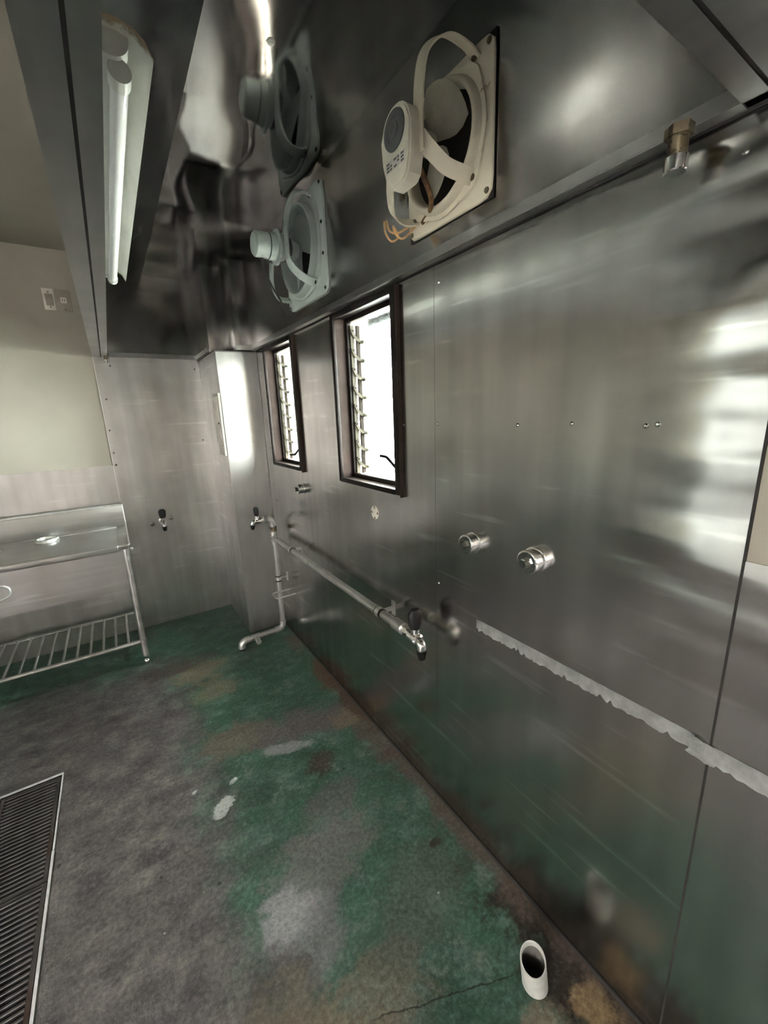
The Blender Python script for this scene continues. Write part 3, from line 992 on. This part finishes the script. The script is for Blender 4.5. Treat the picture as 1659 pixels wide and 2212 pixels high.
def mint_fan():
    y0, y1, z0, z1 = 1.635, 2.055, 1.984, 2.390
    x = HX - 0.001
    f = thing('exhaust_fan', 'mint green exhaust fan with chipped paint and round motor can', 'fan', (x, (y0 + y1) / 2, z0), 'exhaust fans in the hood')
    bm, cy, cz = fan_plate(y0, y1, z0, z1, x, 0.158, 0.028, 0.05)
    obj('frame', bm, 'mint', f, 50)
    bm = B()
    add_lathe(bm, ((0.052, 0.165), (0.150, 0.165), (0.151, 0.002)), (x, cy, cz), (1, 0, 0), 40)
    obj('duct', bm, 'dark', f)
    for yy, zz in ((y0 + 0.016, z0 + 0.018), (y0 + 0.016, z1 - 0.018), (y1 - 0.018, z0 + 0.018), (y1 - 0.018, z1 - 0.018), (y0 + 0.018, cz + 0.05), (y0 + 0.018, cz - 0.06)):
        lathe('screw', ((0, 0.007), (0.003, 0.006), (0.004, 0.003)), (x - 0.010, yy, zz), (-1, 0, 0), 'black', f, 10)
    xm = 0.607
    mo = lathe('motor', ((0, 0.030), (0.001, 0.040), (0.008, 0.047), (0.062, 0.048), (0.064, 0.050), (0.090, 0.052), (0.096, 0.044)), (xm, cy, cz), (1, 0, 0), 'mint', f, 40)
    lathe('band', ((0.060, 0.0495), (0.063, 0.0495)), (xm, cy, cz), (1, 0, 0), 'black', mo, 40)
    lathe('motor_collar', ((0.092, 0.052), (0.094, 0.066), (0.102, 0.066), (0.104, 0.050), (0.130, 0.046)), (xm, cy, cz), (1, 0, 0), 'mint', f, 36)
    lathe('motor_front', ((0.128, 0.050), (0.150, 0.044), (0.156, 0.018)), (xm, cy, cz), (1, 0, 0), 'motor_grey', f, 32)
    lathe('hub', ((0.150, 0.014), (0.158, 0.034), (0.186, 0.036), (0.190, 0.014)), (xm, cy, cz), (1, 0, 0), 'mint', f, 24)
    for a in (15, 135, 255):
        bm = B()
        blade(bm, 0.795, cy, cz, 0.022, 0.150, math.radians(a), math.radians(84), 0.028, -1)
        obj('blade', bm, 'mint', f, 60)
    straps = ([(x - 0.018, y0 + 0.082, z1 - 0.042), (0.785, y0 + 0.084, z1 - 0.034), (0.752, y0 + 0.094, z1 - 0.046), (0.735, y0 + 0.112, z1 - 0.078), (0.724, y0 + 0.124, z1 - 0.118), (0.722, y0 + 0.128, z1 - 0.160)],
              [(x - 0.018, y0 + 0.080, z0 + 0.052), (0.790, y0 + 0.086, z0 + 0.056), (0.755, y0 + 0.100, z0 + 0.078), (0.730, y0 + 0.118, z0 + 0.112), (0.722, y0 + 0.128, z0 + 0.140)],
              [(x - 0.018, y1 - 0.040, z0 + 0.048), (0.770, y1 - 0.046, z0 + 0.046), (0.738, y1 - 0.062, z0 + 0.060), (0.718, y1 - 0.088, z0 + 0.096), (0.712, y1 - 0.104, z0 + 0.130), (0.712, y1 - 0.118, z0 + 0.170)])
    for s, wv in zip(straps, ((0, 0.72, 0.45), (0, 0.55, -0.85), (0, 0.72, 0.70))):
        bm = B()
        add_tube(bm, spline(s), 0, flat=(0.030, 0.010, wv))
        bmesh.ops.bevel(bm, geom=[e for e in bm.edges if e.calc_face_angle(0) > 1.0], offset=0.002, segments=1, affect='EDGES')
        so = obj('strap', bm, 'mint', f, 50)
        lathe('bolt', ((0, 0.008), (0.004, 0.008), (0.006, 0.004)), (x - 0.022, s[0][1], s[0][2]), (-1, 0, 0), 'black', so, 10)
    box('mounting_bar', (0.716, 0.722, y0 + 0.108, y0 + 0.146, z0 + 0.135, z1 - 0.150), 'mint', f, 0.002)
    tube('cable', spline([(0.640, cy + 0.004, cz - 0.046), (0.650, cy + 0.020, cz - 0.080), (0.690, cy + 0.070, cz - 0.120), (0.740, cy + 0.130, cz - 0.150), (0.790, cy + 0.180, cz - 0.185), (0.815, cy + 0.196, cz - 0.215)]), 0.005, 'black', f)
    return f


cream_fan()
mint_fan()

# ------------------------------------------------------------------ fluorescent fitting inside the hood
fx = thing('fluorescent_light', 'white fluorescent batten light with curved reflector inside the hood', 'light fixture', (0.098, 0.88, 2.06))
prof = [(0.040, 2.068), (0.050, 2.090), (0.064, 2.101), (0.085, 2.107), (0.111, 2.107), (0.132, 2.101), (0.146, 2.090), (0.156, 2.068)]
prof2 = [(p[0], p[1] + 0.002) for p in prof]
bm = B()
la = [[bm.verts.new((p[0], yy, p[1])) for p in prof] for yy in (0.88, 2.16)]
lb_ = [[bm.verts.new((p[0], yy, p[1])) for p in prof2] for yy in (0.88, 2.16)]
for q in (la, lb_):
    for i in range(len(prof) - 1):
        bm.faces.new((q[0][i], q[0][i + 1], q[1][i + 1], q[1][i]))
for e in (0, 1):
    for i in range(len(prof) - 1):
        bm.faces.new((la[e][i], la[e][i + 1], lb_[e][i + 1], lb_[e][i]))
for i in (0, -1):
    bm.faces.new((la[0][i], la[1][i], lb_[1][i], lb_[0][i]))
obj('reflector', bm, 'reflector', fx, 60)


def stadium(cx, cz, w, h, n=8):
    out = [(cx - w / 2, cz + h / 2), (cx + w / 2, cz + h / 2)]
    r = min(w / 2, h * 0.75)
    for k in range(n + 1):
        a = PI / 2 * k / n
        out.append((cx + w / 2 - r + r * math.cos(a), cz - h / 2 + r - r * math.sin(a)))
    for k in range(n + 1):
        a = PI / 2 * k / n
        out.append((cx - w / 2 + r - r * math.sin(a), cz - h / 2 + r - r * math.cos(a)))
    return out


for nm, y0, y1, w, h, z in (('body', 0.93, 2.13, 0.046, 0.030, 2.092), ('end_cap', 0.905, 0.935, 0.056, 0.036, 2.089), ('end_cap', 2.120, 2.145, 0.056, 0.036, 2.089)):
    bm = B()
    add_prism(bm, [(p[0], y0, p[1]) for p in stadium(0.098, z, w, h)], (0, y1 - y0, 0))
    obj(nm, bm, 'white', fx)
lathe('tube', ((0, 0.011), (0.004, 0.0145), (1.168, 0.0145), (1.172, 0.011)), (0.108, 0.934, 2.060), (0, 1, 0), 'tube', fx, 24)
for y0, y1 in ((0.915, 0.945), (2.090, 2.118)):
    lathe('socket', ((0, 0.0175), (0.030, 0.0175)), (0.108, y0, 2.060), (0, 1, 0), 'white', fx, 18)
for yy in (1.15, 1.90):
    box('hanger', (0.085, 0.110, yy, yy + 0.03, 2.108, 2.185), 'galv', fx)
tube('cable', spline([(0.11, 2.10, 2.11), (0.15, 2.25, 2.21), (0.24, 2.34, 2.315), (0.262, 2.30, 2.340)]), 0.004, 'black', fx, 8)

# ------------------------------------------------------------------ sink table
SX0, SX1, SY0, SY1, SZ = -1.62, -0.012, 2.756, YF - SH - 0.006, 0.802
sk = thing('sink_table', 'stainless steel sink table with tubular legs and rod shelf', 'sink', (-0.8, 3.0, 0))
bowl = (-1.45, -0.640, 2.86, 3.20)
bm = B()
add_sheet(bm, [SX0, SX1 - 0.055], [SY0 + 0.045, SY1 - 0.035], [bowl], lambda u, v: (u, v, SZ - 0.006), (0, 0, -0.004))
obj('deck', bm, 'sink_steel', sk, smooth=0)
box('rim', (SX1 - 0.056, SX1, SY0 + 0.0, SY1 - 0.03, SZ - 0.012, SZ + 0.001), 'sink_steel', sk, 0.004)
box('rim', (SX0, SX1 - 0.054, SY0, SY0 + 0.048, SZ - 0.036, SZ + 0.002), 'sink_steel', sk, 0.006, 3)
box('rim', (SX0, SX1 - 0.054, SY1 - 0.046, SY1 - 0.028, SZ - 0.012, SZ + 0.003), 'sink_steel', sk, 0.004)
bm = B()
bx0, bx1, by0, by1 = bowl
add_sheet(bm, [bx0, bx1], [by0, by1], [], lambda u, v: (u, v, SZ - 0.20), (0, 0, -0.002))
add_box(bm, bx0 - 0.002, bx0, by0, by1, SZ - 0.2, SZ - 0.006)
add_box(bm, bx1, bx1 + 0.002, by0, by1, SZ - 0.2, SZ - 0.006)
add_box(bm, bx0, bx1, by0 - 0.002, by0, SZ - 0.2, SZ - 0.006)
add_box(bm, bx0, bx1, by1, by1 + 0.002, SZ - 0.2, SZ - 0.006)
obj('bowl', bm, 'edge_steel', sk)
box('backsplash', (SX0, SX1, SY1 - 0.030, SY1, SZ - 0.02, 0.946), 'sink_steel', sk, 0.002)
tube('top_roll', [(SX0, SY1 - 0.014, 0.950), (SX1, SY1 - 0.014, 0.950)], 0.0125, 'edge_steel', sk)
tube('side_edge', rounded([(SX1, SY1 - 0.014, 0.950), (SX1 + 0.001, SY1 - 0.024, SZ + 0.02), (SX1 + 0.001, SY0 + 0.004, SZ - 0.002)], 0.01), 0.0045, 'edge_steel', sk, 8)
box('apron', (SX0 + 0.01, SX1 - 0.022, SY0 + 0.024, SY0 + 0.027, 0.520, SZ - 0.03), 'sink_steel', sk)
# rounded pressing in the apron
ov = []
for k in range(40):
    a = 2 * PI * k / 40
    ov.append((-0.675 + 0.100 * math.copysign(abs(math.cos(a)) ** 0.7, math.cos(a)), SY0 + 0.022, 0.654 + 0.042 * math.copysign(abs(math.sin(a)) ** 0.7, math.sin(a))))
bm = B()
add_tube(bm, ov + [ov[0]], 0.006, 8)
obj('oval_rim', bm, 'edge_steel', sk)
# legs, feet, shelf
LX = (SX1 - 0.022, SX0 + 0.03)
FYv, RYv = SY0 + 0.036, SY1 - 0.045
for lx in LX:
    for ly in (FYv, RYv):
        lg = tube('leg', [(lx, ly, 0.070), (lx, ly, SZ - 0.03)], 0.019, 'tube_steel', sk, 20)
        lathe('foot', ((0, 0.010), (0.004, 0.016), (0.018, 0.019), (0.032, 0.016), (0.040, 0.009), (0.075, 0.009)), (lx, ly, 0.0), (0, 0, 1), 'chrome', lg, 20)
        lathe('collar', ((0.06, 0.0175), (0.062, 0.0175), (0.145, 0.0175)), (lx, ly, 0.0), (0, 0, 1), 'galv', lg, 20)
        lathe('shelf_clamp', ((0.145, 0.022), (0.175, 0.022)), (lx, ly, 0.0), (0, 0, 1), 'tube_steel', lg, 20)
ZS = 0.160
for ly in (FYv, RYv):
    tube('shelf_rail', [(LX[0], ly, ZS), (LX[1], ly, ZS)], 0.0125, 'tube_steel', sk)
    tube('rail_sleeve', [(LX[0] - 0.065, ly, ZS), (LX[0] - 0.015, ly, ZS)], 0.0145, 'tube_steel', sk)
for lx in LX:
    tube('shelf_rail', [(lx, FYv, ZS), (lx, RYv, ZS)], 0.0125, 'tube_steel', sk)
k = 0
xr = -0.112
rod = None
while xr > LX[1] + 0.05:
    if rod is None:
        rod = tube('shelf_rod', [(xr, FYv, ZS + 0.004), (xr, RYv, ZS + 0.004)], 0.0068, 'tube_steel', sk, 10)
    else:
        c = rod.copy()
        COL.objects.link(c)
        c.parent = sk
        c.location = Vector((xr + 0.112, 0, 0))
    xr -= 0.0655
tube('screw_eye', [(SX1 + 0.004, SY0 + 0.012, SZ - 0.030), (SX1 + 0.016, SY0 + 0.008, SZ - 0.030)], 0.007, 'edge_steel', sk, 10)

st = thing('sink_strainer', 'round metal drain ring lying on the sink deck', 'strainer', (-0.434, 3.205, SZ - 0.006))
lathe('ring', ((0, 0.060), (0.003, 0.062), (0.015, 0.060), (0.020, 0.057), (0.020, 0.048), (0.012, 0.046), (0.004, 0.046)), (-0.434, 3.205, SZ - 0.006), (0, 0, 1), 'edge_steel', st, 36, True, False)
lathe('basket', ((0.003, 0.003), (0.004, 0.046), (0.012, 0.0475)), (-0.434, 3.205, SZ - 0.006), (0, 0, 1), 'black', st, 36, True, False)

# ------------------------------------------------------------------ floor channel and gratings
dr = thing('drain_channel', 'floor drain channel with bright steel edging set in the floor', 'drain', (-0.52, 1.3, -0.05))
bm = B()
add_box(bm, GX0, GX1, GY0, GY1, -0.16, -0.15)
add_box(bm, GX0, GX0 + 0.002, GY0, GY1, -0.15, -0.004)
add_box(bm, GX1 - 0.002, GX1, GY0, GY1, -0.15, -0.004)
add_box(bm, GX0, GX1, GY1 - 0.002, GY1, -0.15, -0.004)
add_box(bm, GX0, GX1, GY0, GY0 + 0.002, -0.15, -0.004)
obj('channel', bm, 'dark', dr)
box('edging', (GX1 - 0.004, GX1 + 0.004, GY0, 1.655, -0.004, 0.003), 'edging', dr)
box('edging', (GX1 - 0.003, GX1 + 0.003, 1.662, GY1, -0.004, 0.002), 'edging', dr)
box('edging', (GX0 - 0.004, GX0 + 0.004, GY0, GY1, -0.004, 0.003), 'edging', dr)
box('edging', (GX0, GX1, GY0 - 0.003, GY0 + 0.003, -0.004, 0.002), 'edging', dr)
box('edging', (GX0, GX1, GY1 - 0.003, GY1 + 0.003, -0.004, 0.002), 'edging', dr)
slat_me = None
for g, (y0, y1, lab) in enumerate(((1.548, 2.048, 'rusty drain grating at the sink end of the floor channel'), (1.040, 1.540, 'worn drain grating nearest the camera in the floor channel'))):
    gt = thing('drain_grating', lab, 'grating', (-0.521, y0, -0.03), 'gratings in the floor channel')
    xa, xb = GX0 + 0.008, GX1 - 0.008
    for dims in ((xa, xa + 0.012, y0, y1, -0.028, -0.004), (xb - 0.012, xb, y0, y1, -0.028, -0.004), (xa + 0.012, xb - 0.012, y0, y0 + 0.006, -0.028, -0.004), (xa + 0.012, xb - 0.012, y1 - 0.006, y1, -0.028, -0.004)):
        box('side_bar', dims, 'grate', gt)
    n = 27
    for k in range(n):
        yy = y0 + 0.012 + k * (y1 - y0 - 0.024) / (n - 1)
        if slat_me is None:
            s = box('slat', (xa + 0.012, xb - 0.012, yy - 0.0042, yy + 0.0042, -0.026, -0.005), 'grate', gt, 0.0015, 1)
            slat_me = s.data
            s0 = yy - y0
        else:
            s = bpy.data.objects.new('slat', slat_me)
            COL.objects.link(s)
            s.parent = gt
            s.location = (0, (yy - y0) - s0, 0)

# ------------------------------------------------------------------ water pipe
PX, PY, PZ = 0.800, 2.600, 0.716
wp = thing('water_pipe', 'galvanised water pipe with two taps running along the steel wall', 'pipe', (PX, PY, 0))
R1 = 0.0165
tube('riser', [(PX, PY, 0.10), (PX, PY, 0.83)], R1, 'galv', wp, 18)
tube('foot_pipe', [(0.535, PY - 0.015, 0.058), (PX - 0.02, PY, 0.058)], R1, 'galv', wp, 18)
tube('long_pipe', [(PX, PY - 0.03, PZ), (PX - 0.004, 1.150, PZ - 0.002)], R1 + 0.001, 'galv', wp, 18)
tube('elbow', rounded([(PX - 0.055, PY, 0.058), (PX, PY, 0.058), (PX, PY, 0.115)], 0.04), 0.0215, 'galv', wp, 18)
tube('elbow', rounded([(0.565, PY - 0.013, 0.058), (0.505, PY - 0.017, 0.058), (0.505, PY - 0.017, 0.012)], 0.04), 0.0235, 'galv', wp, 18)
tube('floor_sleeve', [(0.505, PY - 0.017, 0.0), (0.505, PY - 0.017, 0.024)], 0.020, 'black', wp, 18)
e = tube('foot_tee', [(0.575, PY - 0.012, 0.058), (0.630, PY - 0.010, 0.058)], 0.0215, 'galv', wp, 18)
tube('plug', [(0.603, PY - 0.012, 0.058), (0.603, PY - 0.072, 0.052)], 0.014, 'galv', e, 14)
tube('plug_cap', [(0.603, PY - 0.064, 0.053), (0.603, PY - 0.084, 0.051)], 0.017, 'galv', e, 8)
tube('tee', [(PX, PY, PZ - 0.045), (PX, PY, PZ + 0.045)], 0.0225, 'galv', wp, 18)
tube('tee_branch', [(PX, PY, PZ), (PX, PY - 0.050, PZ)], 0.0225, 'galv', wp, 18)
tube('union', [(PX, PY, 0.765), (PX, PY, 0.792)], 0.0245, 'brass', wp, 8)
tube('elbow', rounded([(PX, PY, 0.800), (PX, PY, 0.850), (PX - 0.055, PY, 0.850)], 0.040), 0.0225, 'galv', wp, 18)
tube('coupling', [(PX - 0.001, 1.80, PZ - 0.001), (PX - 0.001, 1.77, PZ - 0.001)], R1 + 0.0028, 'galv', wp, 18)
tube('coupling', [(PX - 0.004, 1.185, PZ - 0.002), (PX - 0.004, 1.130, PZ - 0.002)], 0.0225, 'galv', wp, 18)
tube('nipple', [(PX - 0.004, 1.132, PZ - 0.002), (PX - 0.004, 1.098, PZ - 0.002)], 0.0185, 'chrome', wp, 6)


def clamp(p, axis, w0, w1):
    """Split ring round the pipe, stand-off arm and small wall plate."""
    p = Vector(p)
    ax = Vector(axis)
    bm = B()
    add_tube(bm, [p - ax * 0.012, p + ax * 0.012], 0.0215, 18)
    c = obj('clamp', bm, 'tube_steel', wp)
    bm = B()
    add_tube(bm, [p - ax * 0.022, p - ax * 0.012], 0.0205, 18)
    add_tube(bm, [p + ax * 0.012, p + ax * 0.018], 0.0200, 18)
    obj('rubber_lining', bm, 'black', c)
    bm = B()
    add_tube(bm, [p + Vector((0.018, 0, 0)), Vector((XW - SH - 0.004, p.y, p.z))], 0, flat=(0.020, 0.003, (0, 0, 1) if abs(ax.z) < 0.5 else (0, 1, 0)))
    obj('arm', bm, 'tube_steel', c)
    box('wall_plate', (XW - SH - 0.004, XW - SH, p.y - 0.013, p.y + 0.013, p.z - 0.032, p.z + 0.032), 'tube_steel', c, 0.002)


clamp((PX, 2.275, PZ), (0, 1, 0), 0, 0)
clamp((PX - 0.004, 1.292, PZ - 0.002), (0, 1, 0), 0, 0)
clamp((PX, PY, 0.428), (0, 0, 1), 0, 0)


def bib_tap(p, d, parent, k=1.0):
    """Tap body pointing along d from the pipe end p, spout down, black lever on top."""
    p = Vector(p)
    d = Vector(d).normalized()
    side = d.cross(Vector((0, 0, 1))).normalized()
    tp = tube('tap', [p, p + d * 0.020 * k, p + d * 0.022 * k, p + d * 0.060 * k, p + d * 0.066 * k], 0.016 * k, 'chrome', parent, 18, rads=[0.013 * k, 0.014 * k, 0.020 * k, 0.020 * k, 0.012 * k])
    tube('spout', rounded([p + d * 0.045 * k, p + d * 0.076 * k, p + d * 0.078 * k + Vector((0, 0, -0.028 * k))], 0.012), 0.0145 * k, 'chrome', tp, 16)
    tube('outlet', [p + d * 0.078 * k + Vector((0, 0, -0.020 * k)), p + d * 0.080 * k + Vector((0, 0, -0.050 * k))], 0.011 * k, 'black', tp, 16, rads=[0.0165 * k, 0.010 * k])
    tube('bonnet', [p + d * 0.045 * k + Vector((0, 0, 0.010 * k)), p + d * 0.045 * k + Vector((0, 0, 0.034 * k))], 0.014 * k, 'chrome', tp, 16)
    bm = B()
    q = p + d * 0.045 * k + Vector((0, 0, 0.034 * k))
    add_tube(bm, [q, q + Vector((0, 0, 0.012 * k)), q + Vector((0, 0, 0.046 * k)), q + Vector((0, 0, 0.060 * k))], 0.016, 16, rads=[0.017 * k, 0.021 * k, 0.024 * k, 0.014 * k])
    for v in bm.verts:
        off = (v.co - q).dot(d)
        v.co -= d * off * 0.35
    obj('handle', bm, 'black', tp)
    return tp


bib_tap((PX - 0.004, 1.104, PZ - 0.002), (-0.10, -1, 0), wp, 1.2)
bib_tap((PX - 0.055, PY, 0.850), (-1, -0.12, 0), wp, 1.0)

wt = thing('wall_tap', 'chrome tap with black handle on the steel wall beside the sink', 'tap', (0.218, YF - 0.01, 0.79))
lathe('flange', ((0, 0.026), (0.004, 0.025), (0.006, 0.012), (0.03, 0.012)), (0.218, YF - SH - 0.001, 0.790), (0, -1, 0), 'chrome', wt, 24)
bib_tap((0.218, YF - 0.035, 0.790), (0, -1, 0), wt, 1.05)

# U-shaped steel bar bracket low on the wall
ub = tag(tube('wire_bracket', rounded([(XW - SH, 2.565, 0.343), (0.735, 2.565, 0.343), (0.735, 2.470, 0.343), (XW - SH, 2.470, 0.343)], 0.015), 0.005, 'tube_steel', None, 10),
         'U-shaped steel rod bracket low on the wall by the riser pipe', 'bracket')

# ------------------------------------------------------------------ capped stubs, cover plate, tape, switches
def stub(y, z, label, r=0.029):
    t = thing('capped_pipe_stub', label, 'pipe cap', (XW - SH, y, z), 'capped pipe stubs on the window wall')
    o = (XW - SH, y, z)
    lathe('rosette', ((0, r * 1.12), (0.004, r * 1.12), (0.006, r)), o, (-1, 0, 0), 'chrome', t, 32)
    lathe('sleeve', ((0.005, r * 0.97), (0.026, r * 0.97), (0.027, r * 1.03), (0.034, r * 1.03), (0.036, r * 0.93)), o, (-1, 0, 0), 'chrome', t, 32)
    lathe('face', ((0.034, r * 0.94), (0.0375, r * 0.86)), o, (-1, 0, 0), 'zinc_bolt', t, 32)
    lathe('hex_plug', ((0.036, 0.0125), (0.050, 0.0125), (0.052, 0.011)), o, (-1, 0, 0), 'zinc_bolt', t, 6)
    return t


stub(0.845, 1.108, 'capped steel pipe stub farther from the beige edge, of the two large ones')
stub(0.627, 1.116, 'capped steel pipe stub nearest the beige edge of the window wall', 0.031)
stub(2.170, 1.098, 'capped steel pipe stub under the window beside the column', 0.026)

bm = B()
add_lathe(bm, ((0, 0.028), (0.002, 0.028), (0.0025, 0.001)), (XW - SH, 1.407, 1.098), (-1, 0, 0), 28)
cp = thing('cover_plate', 'round white cover plate with four notches under the near window', 'cover plate', (XW - SH, 1.407, 1.098))
obj('disc', bm, 'plate_white', cp)
for a in range(4):
    yy, zz = 1.407 + 0.022 * math.cos(a * PI / 2), 1.098 + 0.022 * math.sin(a * PI / 2)
    lathe('hole', ((0.002, 0.0055), (0.0030, 0.0050)), (XW - SH, yy, zz), (-1, 0, 0), 'rubber', cp, 12)


def tape(name, y_start, y_end, z_top, z_bot, label, tear=0.008, slope=0.0, seed=1):
    rnd = random.Random(seed)
    bm = B()
    n = 90
    top, bot = [], []
    x = XW - SH - 0.0007
    drift = 0.0
    for i in range(n + 1):
        s = i / n
        y = y_start + (y_end - y_start) * s
        drift = 0.75 * drift + rnd.uniform(-1, 1) * tear * 0.55
        bite = tear * 0.9 if rnd.random() < 0.10 else 0.0
        curl = -0.0022 * rnd.random()
        top.append(bm.verts.new((x, y, z_top + slope * s + rnd.uniform(-0.0004, 0.0004))))
        bot.append((bm.verts.new((x - 0.0004, y, z_bot + slope * s + abs(drift) * 0.8 + bite + 0.004)), bm.verts.new((x - 0.0008 + curl, y + rnd.uniform(-0.001, 0.001), z_bot + slope * s + abs(drift) * 0.8 + bite - 0.001))))
    for i in range(n):
        bm.faces.new((top[i], top[i + 1], bot[i + 1][0], bot[i][0]))
        bm.faces.new((bot[i][0], bot[i + 1][0], bot[i + 1][1], bot[i][1]))
    bmesh.ops.solidify(bm, geom=bm.faces[:], thickness=0.0004)
    return tag(obj(name, bm, 'tape', None, 30), label, 'tape', 'tape along the window wall')


tape('duct_tape', 0.828, 0.243, 0.862, 0.826, 'silver tape with torn lower edge left on the window wall', 0.009, 0.002, 3)
tp2 = tape('duct_tape', 0.212, -0.70, 0.858, 0.815, 'pale tape strip across the lower panel past the wall seam', 0.006, 0.004, 5)
bm = B()
rnd = random.Random(4)
rows = []
for i in range(7):
    yy = 0.252 - i * 0.0075
    rows.append([bm.verts.new((XW - SH - 0.001 - rnd.random() * 0.006, yy + rnd.uniform(-0.003, 0.003), 0.864 - j * 0.0085 + rnd.uniform(-0.002, 0.002) - i * 0.001)) for j in range(6)])
for a, b in zip(rows, rows[1:]):
    for j in range(5):
        bm.faces.new((a[j], a[j + 1], b[j + 1], b[j]))
bmesh.ops.solidify(bm, geom=bm.faces[:], thickness=0.0004)
tag(obj('crumpled_tape', bm, 'tape', None, 10), 'crumpled tape end bridging the wall seam', 'tape')

sp = thing('switch_plate', 'white mounting strap with a beige blank on the beige wall', 'switch plate', (-0.176, YF, 2.23))
box('strap', (-0.206, -0.150, YF - 0.004, YF, 2.172, 2.292), 'plate_white', sp, 0.002)
box('blank', (-0.194, -0.158, YF - 0.006, YF - 0.003, 2.196, 2.262), 'plate_beige', sp, 0.002)
for zz in (2.188, 2.272):
    lathe('screw', ((0, 0.004), (0.002, 0.003)), (-0.176, YF - 0.004, zz), (0, -1, 0), 'brass', sp, 10)
op = thing('outlet_plate', 'taupe outlet plate beside the white strap on the beige wall', 'outlet', (-0.105, YF, 2.23))
box('plate', (-0.142, -0.070, YF - 0.006, YF, 2.168, 2.290), 'plate_beige', op, 0.003)
box('socket', (-0.122, -0.092, YF - 0.008, YF - 0.005, 2.216, 2.248), 'plate_white', op, 0.002)
for xx in (-0.113, -0.102):
    box('slot', (xx - 0.0015, xx + 0.0015, YF - 0.0088, YF - 0.0075, 2.224, 2.238), 'dark', op)
lathe('screw', ((0, 0.004), (0.002, 0.003)), (-0.106, YF - 0.006, 2.180), (0, -1, 0), 'brass', op, 10)

cb = thing('breaker_cabinet', 'narrow grey breaker cabinet on the side of the corner column', 'cabinet', (CX - 0.004, 2.82, 1.29))
box('case', (CX - 0.020, CX - 0.004, 2.722 + 0.055, 2.930, 1.265, 1.655), 'cabinet', cb, 0.002)
dd = box('door', (CX - 0.026, CX - 0.019, 2.792, 2.915, 1.325, 1.635), 'plate_white', cb, 0.002)
lathe('knob', ((0, 0.006), (0.006, 0.005)), (CX - 0.026, 2.800, 1.47), (-1, 0, 0), 'black', dd, 12)
for zz in (1.37, 1.59):
    box('hinge', (CX - 0.028, CX - 0.024, 2.905, 2.920, zz - 0.02, zz + 0.02), 'galv', dd)

# ------------------------------------------------------------------ standing waste pipe
pv = thing('waste_pipe', 'short grey plastic waste pipe standing open in the floor', 'pipe', (0.712, 0.452, 0))
axis = Vector((-0.10, 0.05, 1)).normalized()
o0 = Vector((0.716, 0.450, -0.01))
N = 40
ux = axis.cross(Vector((0, 1, 0))).normalized()
uy = axis.cross(ux).normalized()


def ringpts(r, h, cut):
    out = []
    for k in range(N):
        a = 2 * PI * k / N
        q = o0 + (ux * math.cos(a) + uy * math.sin(a)) * r
        hh = h + cut * ((q - o0).dot(Vector((0.75, 0.65, 0))) / 0.033)
        out.append(q + axis * hh)
    return out


bm = B()
loops = [[bm.verts.new(p) for p in ringpts(0.0330, 0.0, 0)], [bm.verts.new(p) for p in ringpts(0.0330, 0.098, 0.016)], [bm.verts.new(p) for p in ringpts(0.0320, 0.100, 0.016)], [bm.verts.new(p) for p in ringpts(0.0290, 0.099, 0.016)], [bm.verts.new(p) for p in ringpts(0.0285, 0.088, 0.014)]]
for a, b in zip(loops, loops[1:]):
    for j in range(N):
        bm.faces.new((a[j], a[(j + 1) % N], b[(j + 1) % N], b[j]))
obj('pipe', bm, 'pvc', pv)
bm = B()
loops = [[bm.verts.new(p) for p in ringpts(0.0288, 0.094, 0.015)], [bm.verts.new(p) for p in ringpts(0.0286, 0.012, 0)]]
for j in range(N):
    bm.faces.new((loops[0][j], loops[0][(j + 1) % N], loops[1][(j + 1) % N], loops[1][j]))
bm.faces.new(loops[1])
obj('bore', bm, 'pvc_in', pv)
